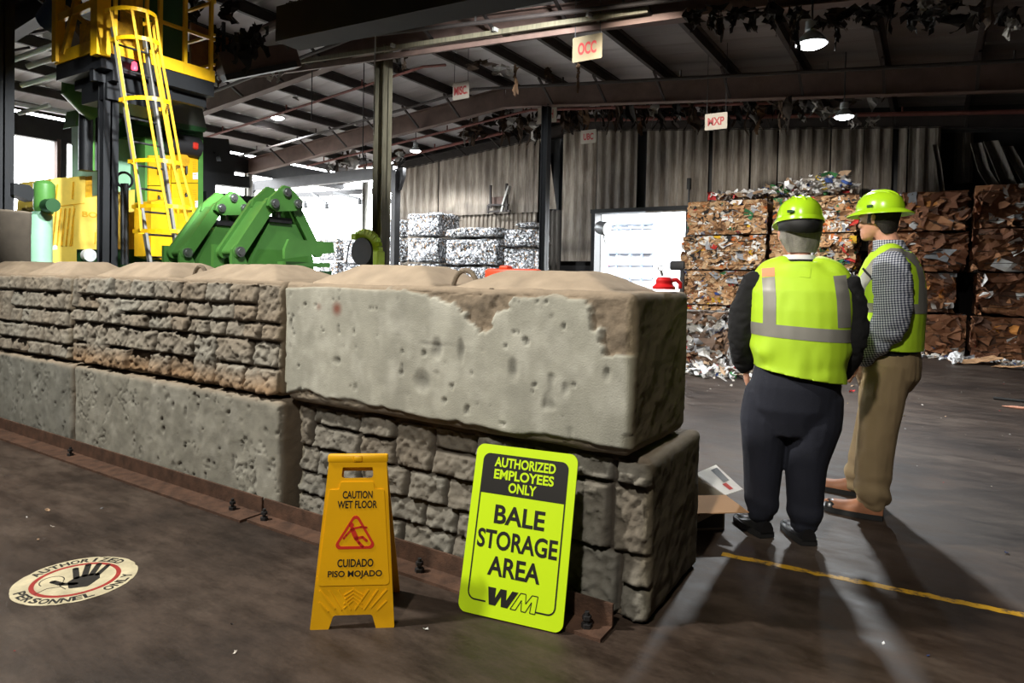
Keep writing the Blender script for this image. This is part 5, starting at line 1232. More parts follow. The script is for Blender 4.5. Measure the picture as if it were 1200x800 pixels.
# loose steel frame (broken bracket) hanging on the left siding
p = on_y(584, 232, 17.8); s_ = 1 / 34.
bf = empty('wall_bracket', p, 0, 'broken steel bracket with a bent blade hanging on the left siding', 'bracket')
b = MB(); bar_ = lambda x0, y0, x1, y1, w_: b.bar(on_y(x0, y0, 17.75), on_y(x1, y1, 17.75), w_, .06)
bar_(575, 217, 575, 244, .07); bar_(594, 215, 594, 248, .08); bar_(573, 240, 596, 240, .1); bar_(572, 248, 598, 247, .08); bar_(572, 240, 572, 250, .06); b.build('frame', MT['purlin'], world=bf)
b = MB(); bar_(597, 218, 590, 240, .16); bar_(590, 240, 588, 248, .1); b.build('bent_blade', MT['pipe_gray'], world=bf)
b = MB(); b.box(on_y(584, 236, 17.9), (.55, .03, .3)); b.build('back_plate', MT['rust_beam'], world=bf)
# ------------------------------------------------------------------ machines behind the block wall
def W(name, label, cat, at, group=None): return empty(name, at, 0, label, cat, group)
def bolt_disc(b, x, y, z, r, t=.03):
    b.cyl((x, y, z), (x + t, y, z), r, 18).cyl((x + t, y, z), (x + t + .012, y, z), r * .62, 14)
# two green toggle presses (plates lie in planes of constant x)
def press(X, dY, label):
    t = W('toggle_press', label, 'press', (X, 4.9 + dY, 0), 'green toggle presses')
    Y0 = 4.31 + dY; th = .05; gap = .26
    P = dict(a=(0, 1.58), hl=(.39, 2.13), ht=(.55, 2.27), hr=(.70, 2.16), c=(1.06, 1.62))
    def cap(p, q, w_):
        p = Vector(p); q = Vector(q); d = (q - p).normalized(); n = Vector((-d.y, d.x)); out = []
        for k in range(9):
            a = pi / 2 + pi * k / 8; v = p + (d * cos(a) + n * sin(a)) * w_ / 2; out.append(v)
        for k in range(9):
            a = -pi / 2 + pi * k / 8; v = q + (d * cos(a) + n * sin(a)) * w_ / 2; out.append(v)
        return [(0, Y0 + v.x, v.y) for v in out]
    def slab(poly, x, th_=th): return [Vector((x, q[1], q[2])) for q in poly], (th_, 0, 0)
    for name, p, q, w_ in (('left_arm', P['a'], P['hl'], .135), ('right_arm', P['hr'], P['c'], .12)):
        b = MB()
        for xo in (0, -gap):
            pl, off = slab(cap(p, q, w_), X - th + xo); b.prism(pl, off)
        pl, off = slab(cap(p, q, w_ * .5), X - gap, gap - th); b.prism(pl, off)
        b.build(name, MT['green'], world=t)
    hub = [(P['hl'][0] - .075, P['hl'][1] - .03), (P['hl'][0] - .05, P['hl'][1] + .06), (P['ht'][0] - .03, P['ht'][1] + .075), (P['ht'][0] + .05, P['ht'][1] + .065), (P['hr'][0] + .08, P['hr'][1] + .03), (P['hr'][0] + .075, P['hr'][1] - .05), (P['hr'][0] - .02, P['hr'][1] - .085), (P['hl'][0] + .03, P['hl'][1] - .085)]
    for xo in (.012, -gap - .012): b = MB(); b.prism([Vector((X + xo, Y0 + y, z)) for y, z in hub], (th * .8, 0, 0)); b.build('hub_plate', MT['green'], world=t)
    for k in ('a', 'hl', 'ht', 'hr'):
        b = MB(); bolt_disc(b, X + (.05 if k != 'a' else .0), Y0 + P[k][0], P[k][1], .05 if k != 'a' else .055); b.build('pivot_pin', MT['chrome'], world=t)
    b = MB(); b.cyl((X - .12, Y0 + .55, 1.98), (X - .12, Y0 + .55, 2.2), .05, 16); b.build('piston_rod', MT['chrome'], world=t)
    b = MB(); b.box((X - .12, Y0 + .53, 1.975), (.16, .36, .035)).box((X - .12, Y0 + .53, 1.945), (.22, .30, .03)); b.build('top_flange', MT['dark_steel'], world=t)
    trap = [(.40, 1.93), (.76, 1.93), (1.02, 1.55), (1.05, 1.30), (.15, 1.30), (.18, 1.52)]
    b = MB(); b.prism([Vector((X - .20, Y0 + y, z)) for y, z in trap], (.16, 0, 0)); b.build('housing', MT['green'], world=t)
    b = MB(); b.prism([Vector((X - .30, Y0 + y, z)) for y, z in [(.30, 1.9), (.5, 1.9), (.3, 1.3), (.06, 1.3)]], (.08, 0, 0)); b.build('side_wall', MT['black_steel'], world=t)  # green wall made black: its shade beside the arm put into colour
    b = MB(); b.prism([Vector((X - .36, Y0 + y, z)) for y, z in [(-.09, 1.66), (.06, 1.66), (.12, 1.35), (.12, 1.28), (-.09, 1.28)]], (.05, 0, 0)); b.build('bracket', MT['green'], world=t); b = MB(); b.prism([Vector((X - .01, Y0 + y, z)) for y, z in [(-.08, 1.6), (-.03, 1.66), (.06, 1.56), (.14, 1.40), (.14, 1.28), (-.08, 1.28)]], (-.035, 0, 0)); b.build('bracket', MT['green'], world=t)
    b = MB(); b.box((X - .15, Y0 + .5, .65), (.5, 1.3, 1.3)); b.build('lower_frame', MT['green_dark'], world=t)
    return t
press(-6.15, 0, 'right green toggle press with steel pins, nearer the weathered steel column')
press(-7.22, .07, 'left green toggle press with steel pins, beside the caged ladder')
# green tray to the right of the nearer press
t = W('steel_tray', 'low green steel tray beside the right toggle press', 'tray', (-5.8, 5.4, 0))
b = MB(); pa = [on_x(331, 292, -5.95), on_x(336, 280, -5.95), on_x(388, 284, -5.95), on_x(389, 296, -5.95), on_x(331, 303, -5.95)]; b.prism(pa, (.04, 0, 0)); b.box((-6.03, (pa[1].y + pa[2].y) / 2, 1.47), (.14, pa[2].y - pa[1].y, .05)); b.build('side_plate', MT['green'], world=t)
b = MB(); b.box((-6.0, (pa[0].y + pa[3].y) / 2, .7), (.1, pa[3].y - pa[0].y, 1.4)); b.build('leg_frame', MT['green_dark'], world=t)

# yellow and green baling machine
bm_ = W('baling_machine', 'large yellow and green baling machine behind the left end of the block wall', 'machine', (-12.2, 6, 0))
X1 = -11.4
q = lambda x, y, X=X1: on_x(x, y, X)
def face(b, pts, X, depth): b.prism([on_x(x, y, X) for x, y in pts], (-depth, 0, 0))
b = MB(); face(b, [(60, 209), (100, 206), (100, 232), (158, 222), (158, 292), (90, 292), (90, 312), (50, 312)], X1, 1.1); b.build('yellow_cover', MT['yellow_pale'], world=bm_)
b = MB()
for k in range(5):
    xt = 64 + k * 5.2; b.bar(on_x(xt + 2, 244, X1 + .006), on_x(xt - 2.6, 288, X1 + .006), .012, .05, (1, 0, 0)); 
for xa_, xb_, ya_, yb_ in ((67, 65, 216, 236), (86, 84.5, 213, 233)): b.bar(on_x(xa_, ya_, X1 + .006), on_x(xb_, yb_, X1 + .006), .012, .05, (1, 0, 0))
b.bar(on_x(57, 243, X1 + .004), on_x(99, 238, X1 + .004), .012, .012).bar(on_x(87, 240, X1 + .004), on_x(85, 288, X1 + .004), .01, .01)
for x_, y_, in ((112, 272), (120, 272)): b.bar(on_x(x_, y_, X1 + .006), on_x(x_ - .8, y_ + 14, X1 + .006), .012, .03, (1, 0, 0))
b.build('vent_slots', MT['yellow_old'], world=bm_)
b = MB(); face(b, [(56, 288), (67, 287), (67, 292), (56, 293)], X1 + .006, .004); b.build('white_label', MT['white_paint'], world=bm_)
me = text_mesh('BOLL', .40, .09, .02); Ft = frame_matrix(q(112, 252, X1 + .004), (0, 1, 0), (0, 0, 1)); me.transform(Ft); b = MB(); b.add_mesh(me); b.build('lettering', MT['yellow_old'], world=bm_)
b = MB(); face(b, [(99, 207), (108, 206), (108, 238), (99, 239)], X1 - .05, .5); b.build('side_cover', MT['yellow_old'], world=bm_)
b = MB(); face(b, [(108, 200), (176, 190), (176, 240), (108, 246)], X1 - .6, .5); b.build('green_body', MT['green'], world=bm_)
b = MB(); face(b, [(90, 290), (160, 290), (160, 320), (90, 320)], X1 - .1, .6); b.build('lower_body', MT['green_dark'], world=bm_)
b = MB(); p = q(102, 299, X1 - .02); b.cyl(p, p + Vector((.1, 0, 0)), .10, 18); b.build('white_wheel', MT['white_paint'], world=bm_)
# mint tank behind, with pipe elbow above
b = MB(); face(b, [(118, 140), (172, 136), (172, 240), (118, 246)], X1 - .3, 1.0); b.build('mint_tank', MT['mint'], world=bm_)
b = MB(); face(b, [(168, 130), (176, 130), (176, 250), (168, 250)], X1 - .1, .4); face(b, [(92, 128), (120, 126), (120, 142), (88, 148)], X1 - .2, .4); b.build('green_frame', MT['green'], world=bm_)
# motor and mint cylinder at the far left
b = MB(); p0, p1 = q(52, 250), q(52, 212); b.tube([p0, p0.lerp(p1, .12), p0.lerp(p1, .9), p1], [.11, .14, .14, .09], 18); b.build('motor', MT['green'], world=bm_)
b = MB(); p0, p1 = q(47, 312), q(47, 252); p0.z = 0; b.cyl(p0, p1, .16, 22); b.cyl(p1, p1 + Vector((0, 0, .05)), .1, 18); b.build('mint_cylinder', MT['mint'], world=bm_)
b = MB(); p0, p1 = q(55, 241, X1 + .3), q(49, 241, X1 + .3); b.cyl(p0, p0 + Vector((.2, 0, 0)), .1, 16); b.build('junction_box', MT['green_dark'], world=bm_)
b = MB(); b.prism([q(x, y) for x, y in ((16, 214), (35, 217), (41, 224), (38, 236), (30, 233), (16, 228))], (-.25, 0, 0)); b.build('black_cowl', MT['black_steel'], world=bm_)
# door cabinet of the second tower
X2 = -11.2
b = MB(); face(b, [(170, 160), (238, 164), (238, 312), (170, 312)], X2 - .04, 1.2); b.build('green_cabinet', MT['green'], world=bm_)
def door(b_, pts): b = MB(); face(b, pts, X2, .05); return b
for pts in (((174, 182), (200, 182), (200, 217), (174, 217)), ((201, 182), (232, 183), (232, 214), (201, 214)), ((174, 218), (200, 218), (200, 252), (174, 252)), ((201, 215), (232, 215), (232, 252), (201, 252)), ((174, 253), (232, 253), (232, 306), (174, 306))):
    d = door(0, pts).build('yellow_door', MT['yellow'], world=bm_); xm = [p[0] for p in pts]; ym = [p[1] for p in pts]
    b = MB(); x_ = max(xm) - (max(xm) - min(xm)) * .45
    for side in (0, 1):
        for k in range(7):
            yy = min(ym) + 8 + k * 2.4; xx = x_ - 4 + side * 12
            if xx + 2.5 < max(xm) and yy < max(ym) - 4: b.bar(on_x(xx, yy, X2 + .006), on_x(xx + 4, yy, X2 + .006), .01, .012)
    if len(b.bm.verts): b.build('louvres', MT['yellow_old'], world=bm_)
    b = MB(); xx = max(xm) - 14; b.tube([on_x(xx, min(ym) + 12, X2), on_x(xx + .6, min(ym) + 13, X2 + .07), on_x(xx + .6, min(ym) + 21, X2 + .07), on_x(xx, min(ym) + 22, X2)], .02, 6); b.build('handle', MT['black_steel'], world=bm_)
for yy in (207, 240): b = MB(); face(b, [(226, yy - 5), (232, yy - 5), (232, yy + 3), (226, yy + 3)], X2 + .008, .006); b.build('white_label', MT['white_paint'], world=bm_)
b = MB(); face(b, [(177, 236), (206, 232), (209, 300), (190, 304), (177, 300)], X2 + .7, .5); b.build('front_cover', MT['yellow'], world=bm_)
b = MB(); face(b, [(206, 232), (228, 230), (232, 300), (209, 304)], X2 + .55, .4); b.build('front_cover', MT['yellow'], world=bm_)
b = MB(); b.lathe([(0, 0), (.3, 0), (.36, .2), (.36, .6), (0, .6)], 20, Matrix.Translation(q(211, 188, X2 - .02)) @ Matrix.Rotation(radians(-90), 4, 'Y') @ Matrix.Translation((0, 0, -.12)) @ Matrix.Scale(.36, 4)); b.build('round_cowl', MT['yellow_old'], world=bm_)
# hopper above the tower
b = MB(); face(b, [(172, 118), (236, 122), (242, 150), (168, 138)], X2 + .2, 1.4); b.build('hopper', mat('hopper_grey', srgb(84, 84, 76), .7, 0, .2, 4), world=bm_)
b = MB(); face(b, [(168, 137), (243, 150), (240, 155), (172, 144)], X2 + .24, 1.3); b.build('hopper_lip', MT['green_dark'], world=bm_)
b = MB(); face(b, [(150, 142), (238, 152), (238, 166), (150, 160)], X2 - .1, 1.0); b.build('throat', MT['green_dark'], world=bm_)
b = MB(); p = q(214, 170, X2 + .05); b.cyl(p + Vector((0, -.28, 0)), p + Vector((0, .28, 0)), .18, 18); b.build('drive_motor', MT['dark_steel'], world=bm_)
b = MB(); p = q(228, 171, X2 + .2); b.box(p, (.12, .1, .12), None, .02); b.build('red_knob', MT['ink_red'], world=bm_)
# curved duct at the left (dark, with green elbow) and its hanging hydraulic cylinders
b = MB(); b.tube([q(140, 78, X1 + .6), q(112, 84, X1 + .6), q(92, 90, X1 + .5), q(92, 104, X1 + .5), q(108, 120, X1 + .5), q(118, 130, X1 + .5)], [.20, .22, .25, .25, .25, .22], 16); b.build('duct_elbow', MT['green'], world=bm_)
for xx in (101, 107, 112): b = MB(); b.cyl(q(xx, 132, X1 + .3), q(xx - .5, 200, X1 + .3), .07 + .03 * (xx == 101), 12); b.build('hydraulic_cylinder', MT['black_steel' if xx != 107 else 'green'], world=bm_)
b = MB()
for xx in (100, 108, 116): b.tube([q(xx, 129, X1 + .35), q(xx + 1, 122, X1 + .35), q(xx + 3, 129, X1 + .35)], .02, 6)
b.build('hose_loop', MT['rubber'], world=bm_)
for k in (0, 1): b = MB(); b.cyl(q(144 + 4 * k, 215, X1 + .7), q(144 + 4 * k, 310, X1 + .7), .035, 8); b.build('vertical_pipe', MT['black_steel'], world=bm_)
b = MB(); p = q(146, 211, X1 + .7); b.tube([p + Vector((0, .12 * cos(k * pi / 8), .12 * sin(k * pi / 8))) for k in range(16)], .02, 6, True); b.build('hook_ring', MT['black_steel'], world=bm_)
# base that carries everything (hidden by the blocks)
b = MB(); b.box((X1 - .7, 5.6, .65), (1.6, 2.6, 1.3)).box((X2 - .6, 6.6, .8), (1.3, 1.1, 1.6)); b.build('machine_base', MT['green_dark'], world=bm_)
b = MB(); b.box((X2 - .9, 6.5, 3.2), (.6, .6, 2.4)); b.build('inner_frame', MT['green_dark'], world=bm_)

# black steel housing and conveyor beams right of the tower
hb_ = bm_
Xh = -11.8
b = MB()
def holed(b, outer, holes, X, depth):
    loc = lambda pts: [(on_x(x, y, X).y, on_x(x, y, X).z) for x, y in pts]
    t_ = MB(); plate(t_, loc(outer), 0, depth, [loc(h) for h in holes]); t_.bm.transform(Matrix(((0, 0, -1, X), (1, 0, 0, 0), (0, 1, 0, 0), (0, 0, 0, 1)))); me = bpy.data.meshes.new('x'); t_.bm.to_mesh(me); b.add_mesh(me)
holed(b, [(236, 160), (268, 163), (270, 180), (275, 186), (275, 206), (262, 210), (236, 206)], [[(253, 184), (258, 182), (259, 189), (254, 189)], [(250.5, 177.5), (252, 177.5), (252, 180), (250.5, 180)], [(258, 203.5), (269, 205), (269, 207), (258, 205.5)]], Xh, .5)
b.build('black_housing', MT['black_steel'], world=hb_)
b = MB(); b.bar(on_x(226, 207, Xh + .2), on_x(288, 214, Xh + .2), .25, .22); b.build('upper_beam', MT['black_steel'], world=hb_)
b = MB(); b.bar(on_x(238, 232, Xh + .5), on_x(296, 238, Xh + .5), .2, .24); b.build('lower_beam', MT['black_steel'], world=hb_)
b = MB(); p = on_x(238, 250, Xh + .3); b.box((p.x, p.y, p.z / 2 + .3), (.3, .3, p.z + .6)); b.build('leg', MT['black_steel'], world=hb_)

# ------------------------------------------------------------------ raised platform with yellow railings
pf = W('access_platform', 'raised yellow-railed platform above the baling machine, top left', 'platform', (-9.9, 5.3, 0))
XP, YP = -9.3, 4.43; zp = 4.28
YE = on_x(251, 96, XP).y; XL = on_y(66, 72, YP).x
b = MB(); b.box(((XP + XL) / 2, (YP + YE) / 2, zp - .13), (XP - XL, YE - YP, .22)).bar((XP - .25, YP, zp - .3), (XP - .25, YE, zp - .3), .1, .16).bar((XL + .2, YP + .2, zp - .3), (XP, YP + .2, zp - .3), .1, .14); b.build('deck', MT['black_steel'], world=pf)
b = MB(); b.box((XP + .01, (YP + YE) / 2 + .0, zp + .06), (.02, YE - YP, .17)); b.build('kick_plate', MT['yellow'], world=pf)
b = MB(); b.box(((XP + XL) / 2, YP - .01, zp + .06), (XP - XL, .02, .17)); b.build('kick_plate', MT['yellow'], world=pf)
for k, yy in enumerate((YP + .45, YP + .78, YP + 1.15, YE - .06)): b = MB(); b.box((XP, yy, zp + .62), (.05, .05, 1.24)); b.build('rail_post', MT['yellow'], world=pf)
for zz in (.62, 1.2): b = MB(); b.bar((XP, YP + .3, zp + zz), (XP, YE, zp + zz), .045, .045); b.build('rail', MT['yellow'], world=pf)
for zz in (.25, .7, 1.2): b = MB(); b.bar((XP, YE, zp + zz), (XP - .7, YE, zp + zz), .04, .04); b.build('rail', MT['yellow'], world=pf)
b = MB(); b.box((XP - .02, YP, zp + .75), (.17, .17, 1.7)); b.build('corner_post', MT['yellow'], world=pf)
b = MB(); b.box((XL + .06, YP, zp + .75), (.12, .12, 1.5)); b.build('corner_post', MT['yellow'], world=pf)
b = MB(); b.bar((XL, YP, zp + .62), (XP, YP, zp + .62), .07, .1); b.build('rail', MT['yellow'], world=pf)
b = MB(); b.bar((XL + .25, YP, zp + .1), (XL + .9, YP, zp + 1.4), .07, .09); b.bar((XL + .25, YP + .01, zp + .75), (XL + 1.2, YP + .01, zp + .2), .04, .05); b.build('brace', MT['yellow_old'], world=pf)
b = MB(); b.box((XP - .4, YP + .05, zp + .2), (.5, .04, .5)); b.box((XP - .08, YP + .28, zp + .2), (.06, .4, .5)); b.build('gate_panel', MT['yellow_old'], world=pf)
b = MB(); b.box((XP - .7, YP + .6, zp + .85), (.6, .3, 1.7)); b.build('inner_panel', MT['yellow_old'], world=pf)
b = MB(); b.box((XP - .9, (YP + YE) / 2 + .35, zp + .8), (.5, .8, 1.6)); b.build('green_cabinet', MT['green_dark'], world=pf)
b = MB(); p = on_y(70, 14, YP + .3); b.cyl(p + Vector((-.3, 0, -.1)), p + Vector((.25, 0, .16)), .2, 18); b.build('blue_motor', mat('blue_motor', srgb(44, 62, 92), .5, .1, .2, 5), world=pf)
b = MB(); b.box((XP - .5, YP + .6, zp - .42), (.7, .9, .35)); b.build('underframe', MT['black_steel'], world=pf)
b = MB(); p = on_x(157.5, 82, XP + .08); b.lathe([(0, 0), (.035, 0), (.04, .03), (.03, .10), (0, .12)], 12, Matrix.Translation(p)); MT['beacon'] = mat('red_beacon', srgb(230, 40, 60), .4, 0, 0, 1, emit=((1, .08, .14), 3)); b.build('red_beacon', MT['beacon'], world=pf)
b = MB(); b.bar(on_x(60, 0, XP - 1.9), on_x(100, 62, XP - 1.9), .35, .08); b.build('chute_side', MT['rust_beam'], world=pf)

# rusty conveyor casing going right from the platform
cc = W('conveyor_casing', 'rust-brown corrugated conveyor casing right of the platform railing', 'conveyor', (-9.3, 6.9, 0))
b = MB(); Xc = -10.6
n = 14; 
for k in range(n):
    xa_ = 224 + (288 - 224) * k / n; xb_ = 224 + (288 - 224) * (k + 1) / n; f = lambda x, top: (26 + (x - 224) * .42) if top else (80 + (x - 224) * .10) - (x - 255) * .35 * (x > 255)
    b.prism([on_x(xa_, f(xa_, 1), Xc), on_x(xb_, f(xb_, 1), Xc), on_x(xb_, f(xb_, 0), Xc), on_x(xa_, f(xa_, 0), Xc)], (-.06 - .05 * (k % 2), 0, 0))
MT['casing'] = mat('rusty_casing', srgb(150, 96, 54), .8, 0, .35, 5, .2, 50); b.build('side_sheet', MT['casing'], world=cc)
b = MB(); b.bar(on_x(256, 78, Xc + .1), on_x(345, 66, Xc + .4), .3, .42); b.build('lower_beam', MT['rust_beam'], world=cc)
b = MB(); b.bar(on_x(262, 92, Xc + .2), on_x(345, 76, Xc + .5), .2, .1); b.build('pan', MT['dark_steel'], world=cc)
for (xx, yy) in ((262, 40), (284, 52)): b = MB(); b.bar(on_x(xx, yy - 14, Xc + .02), on_x(xx, yy + 30, Xc + .02), .05, .05); b.build('rib', MT['dark_steel'], world=cc)
b = MB(); p = on_x(340, 74, Xc + .1); b.cyl(p, Vector((p.x, p.y, z_roof(p.x) - .02)), .02, 8); b.build('hanger_rod', MT['dark_steel'], world=cc)

# ------------------------------------------------------------------ caged ladder
ld = W('caged_ladder', 'leaning yellow ladder with a hooped safety cage in front of the platform', 'ladder', (-8.9, 4.95, 0))
XLd = -8.85
def lp(zv, side): # point on a stile
    s = (zv - 1.52) / (4.3 - 1.52); return Vector((XLd, 4.93 - .09 + side * .40 - .46 * s, zv))
for s in (0, 1): b = MB(); b.bar(lp(0.0, s) , lp(4.45, s), .035, .07, (1, 0, 0)); b.build('stile', MT['pipe_gray'], world=ld)
for k in range(14): z = .35 + .3 * k; b = MB(); b.cyl(lp(z, 0), lp(z, 1), .014, 8); b.build('rung', MT['dark_steel'], world=ld)
def hoop(z, wdt, dep, up_=0.):
    a = lp(z, 0); c = lp(z, 1); m_ = (a + c) / 2; pts = []
    for k in range(17):
        t_ = pi * k / 16; pts.append(m_ + Vector((dep * sin(t_) ** .8, -wdt * cos(t_), 0)))
    return [a] + pts + [c]
hz = [(1.88, .36, .70), (2.2, .32, .64), (2.78, .28, .54), (3.55, .27, .50), (4.28, .26, .46), (4.62, .27, .46)]
H_pts = [hoop(*h) for h in hz]
for P_ in H_pts:
    b = MB()
    for p_, q_ in zip(P_[:-1], P_[1:]): b.bar(p_, q_, .008, .05, (0, 0, 1))
    b.build('cage_hoop', MT['yellow'], world=ld)
for j in (2, 6, 9, 12, 16):
    b = MB()
    for A, C in zip(H_pts[:-1], H_pts[1:]): b.bar(A[j], C[j], .035, .008, (1, 0, 0))
    b.build('cage_bar', MT['yellow_old'], world=ld)
for s in (0, 1):
    b = MB(); b.bar(lp(4.3, s), lp(4.3, s) + Vector((0, 0, 1.1)), .04, .04); b.build('grab_rail', MT['yellow'], world=ld)

# ------------------------------------------------------------------ dark portal frame in the far opening and the lamp rail behind it
pt = W('portal_frame', 'dark steel portal frame standing in the bright opening, right post beside the weathered column', 'steel frame', (-19, 16.6, 0))
Yq = 15.2
a, c = on_y(298, 232, Yq), on_y(463, 200, Yq); zt = (a.z + c.z) / 2
b = MB(); b.bar(Vector((a.x - .3, Yq, on_y(300, 218, Yq).z)), Vector((c.x, Yq, on_y(455, 202, Yq).z)), .2, .35); b.build('beam', MT['dark_steel'], world=pt)
p = on_y(463.5, 250, Yq); b = MB(); b.box((p.x, Yq, on_y(463, 200, Yq).z / 2), (.16, .24, on_y(463, 200, Yq).z)); b.build('post', MT['dark_steel'], world=pt)
b = MB(); b.prism([on_y(452, 200, Yq), on_y(472, 196, Yq), on_y(472, 206, Yq), on_y(467, 222, Yq), on_y(460, 226, Yq), on_y(452, 212, Yq)], (0, .14, 0)); b.build('gusset', MT['dark_steel'], world=pt)
p = on_y(297.5, 250, Yq); b = MB(); b.box((p.x, Yq, on_y(297, 216, Yq).z / 2), (.22, .24, on_y(297, 216, Yq).z)); b.build('post', MT['dark_steel'], world=pt)
b = MB(); b.bar(on_y(299, 232, Yq), on_y(311, 217, Yq), .18, .18); b.build('gusset', MT['pipe_gray'], world=pt)
lr = W('lamp_rail', 'thin dark rail with small drooping flood arms outside in the bright opening', 'rail', (-20, 19, 0)); Yr = 18.6
b = MB(); b.bar(on_y(341, 229, Yr), on_y(462, 222, Yr), .1, .2); b.build('beam', MT['dark_steel'], world=lr)
for x0, y0, x1, y1 in ((345, 231, 358, 237), (365, 226, 383, 238), (390, 225, 422, 233), (425, 223, 456, 232)):
    b = MB(); A = on_y(x0, y0, Yr); C = on_y(x1, y1, Yr - .3); b.bar(A, C, .08, .1); b.box(C - Vector((0, 0, .12)), (.16, .14, .22), None, .03); b.build('flood_arm', MT['black_steel'], world=lr)
for xx in (343, 460): p = on_y(xx, 240, Yr); b = MB(); b.box((p.x, Yr + .2, p.z / 2), (.12, .12, p.z + .1)); b.build('post', MT['pipe_gray'], world=lr)
# lime green drum by the weathered column
p = on_y(432, 291, 8.9)
gd = W('lime_cart', 'lime green and black round-ended machine at the foot of the weathered column', 'machine', (p.x, 8.9, 0))
b = MB(); b.cyl(p + Vector((-.10, -.09, -.06)), p + Vector((-.10, .09, -.06)), .26, 24); b.build('black_drum', MT['rubber'], world=gd)
MT['lime'] = mat('lime_paint', srgb(188, 224, 40), .45, 0, .08, 5)
b = MB(); pts = [p + Vector((-.10 + .31 * cos(a), 0, -.06 + .31 * sin(a))) for a in [radians(125 - 14 * k) for k in range(10)]]
for p_, q_ in zip(pts[:-1], pts[1:]): b.bar(p_, q_, .22, .09, (0, 1, 0))
b.box(p + Vector((-.30, 0, .22)), (.16, .22, .12), None, .02); b.box(p + Vector((.26, 0, -.20)), (.14, .2, .3), None, .02); b.build('lime_guard', MT['lime'], world=gd)
b = MB(); b.tube([p + Vector((-.34, -.08, .2)), p + Vector((-.44, -.08, .05)), p + Vector((-.5, -.08, -.3))], .015, 6); b.build('cable', MT['rubber'], world=gd)
b = MB(); b.box((p.x, 8.9, (p.z - .32) / 2), (.4, .2, p.z - .32)); b.build('stand', MT['black_steel'], world=gd)
# ------------------------------------------------------------------ hanging bay signs
MT['sign_red'] = mat('sign_red', srgb(128, 20, 22), .6, 0, .1, 6)
MT['sign_white'] = mat('hanging_sign_face', srgb(138, 130, 118), .6, 0, .08, 6)
MT['sign_cream'] = mat('hanging_sign_cream', srgb(98, 88, 66), .6, 0, .1, 6)
def bay_sign(s, px_, py_, Y, w_, h_, fitw, label, face_='sign_white', ax=0.):
    p = on_y(px_, py_, Y); t = empty('hanging_sign', p - Vector((0, 0, h_ / 2)), 0, label, 'sign', 'bay signs hanging from the roof')
    b = MB(); plate(b, rounded_poly(rect(-w_ / 2, -h_ / 2, w_ / 2, h_ / 2), .02, 4), -.012, 0); Fm = frame_matrix(p, (1, 0, 0), (0, 0, 1)); b.bm.transform(Fm); b.build('panel', MT[face_], world=t)
    me = text_mesh(s, w_ * fitw, h_ * .50, .035); me.transform(Fm @ Matrix.Translation((ax, 0, .0005))); b = MB(); b.add_mesh(me); b.build('lettering', MT['sign_red'], world=t)
    for k in (-1, 1):
        b = MB(); b.tube([p + Vector((k * w_ * .42, .006, h_ / 2)), Vector((p.x + k * w_ * .42, Y + .006, z_roof(p.x) - .02))], .006, 6); b.build('hanging_wire', MT['dark_steel'], world=t)
bay_sign('MISC.', 540, 106, 11, .42, .36, .82, 'small white hanging sign reading MISC. in red')
bay_sign('OCC', 688, 56, 9.1, .50, .38, .62, 'large cream hanging sign reading OCC in red', 'sign_cream')
bay_sign('UBC', 689.5, 160, 15, .43, .34, .64, 'small white hanging sign reading UBC in red')
bay_sign('MXP', 839, 142, 12.6, .42, .31, .74, 'small white hanging sign reading MXP in red')
bay_sign('H', 641, 134, 14.8, .56, .44, .17, 'white hanging sign mostly hidden behind the black column', 'sign_white', .14)
# ------------------------------------------------------------------ pipes, cords, duct under the roof
def pipe(pts, r, m_, name, label, cat='pipe', group='sprinkler pipes under the roof', drops=0):
    b = MB(); b.tube(pts, r, 8); o = b.build(name, MT[m_]); tag(o, label, cat, group)
    return o
def roofpipe(Y, x0, x1, dz_, r, m_, label):
    P = [Vector((x, Y, z_roof(x) - dz_)) for x in ([x0] + ([-9.2] if x0 < -9.2 < x1 else []) + [x1])]; o = pipe(P, r, m_, 'roof_pipe', label)
    k = x0 + .8
    while k < x1:
        q = MB(); q.cyl((k, Y, z_roof(k) - dz_), (k, Y, z_roof(k) - dz_ + .16), .02, 6); q.build('sprinkler_head', MT[m_], world=o); k += 2.6
roofpipe(7.7, -14.5, -3.5, .52, .08, 'rust_beam', 'thick brown pipe under the roof ahead of the near girder')
roofpipe(8.8, -15, 4, .62, .035, 'purlin', 'thin dark pipe under the roof just before the second girder')
roofpipe(10.8, -17, -8.6, .60, .03, 'pipe_red', 'thin reddish pipe crossing behind the weathered column')
roofpipe(12.6, -18, 4, .62, .035, 'purlin', 'thin dark pipe just ahead of the third girder')
roofpipe(15.2, -18, -3, .52, .035, 'pipe_red', 'thin reddish pipe behind the third girder')
roofpipe(16.6, -17, 4, .50, .05, 'pipe_red', 'red pipe near the top of the back wall')
for pxx, y0, y1, Y, m_, lab in ((438, 8, 158, 7.5, 'pipe_gray', 'pale cord hanging left of the weathered column'), (425, 60, 182, 9.8, 'dark_steel', 'thin dark cord hanging just left of the weathered column'), (365, 50, 140, 9.3, 'dark_steel', 'short dark cord hanging over the green presses')):
    p = on_y(pxx, y0, Y); q = on_y(pxx, y1, Y); b = MB(); zt = z_roof(p.x) - .02; b.tube([Vector((q.x, Y, q.z)), Vector((q.x, Y, zt))], .011, 6); tag(b.build('rope_line', MT[m_]), lab, 'cord', 'cords hanging from the roof')
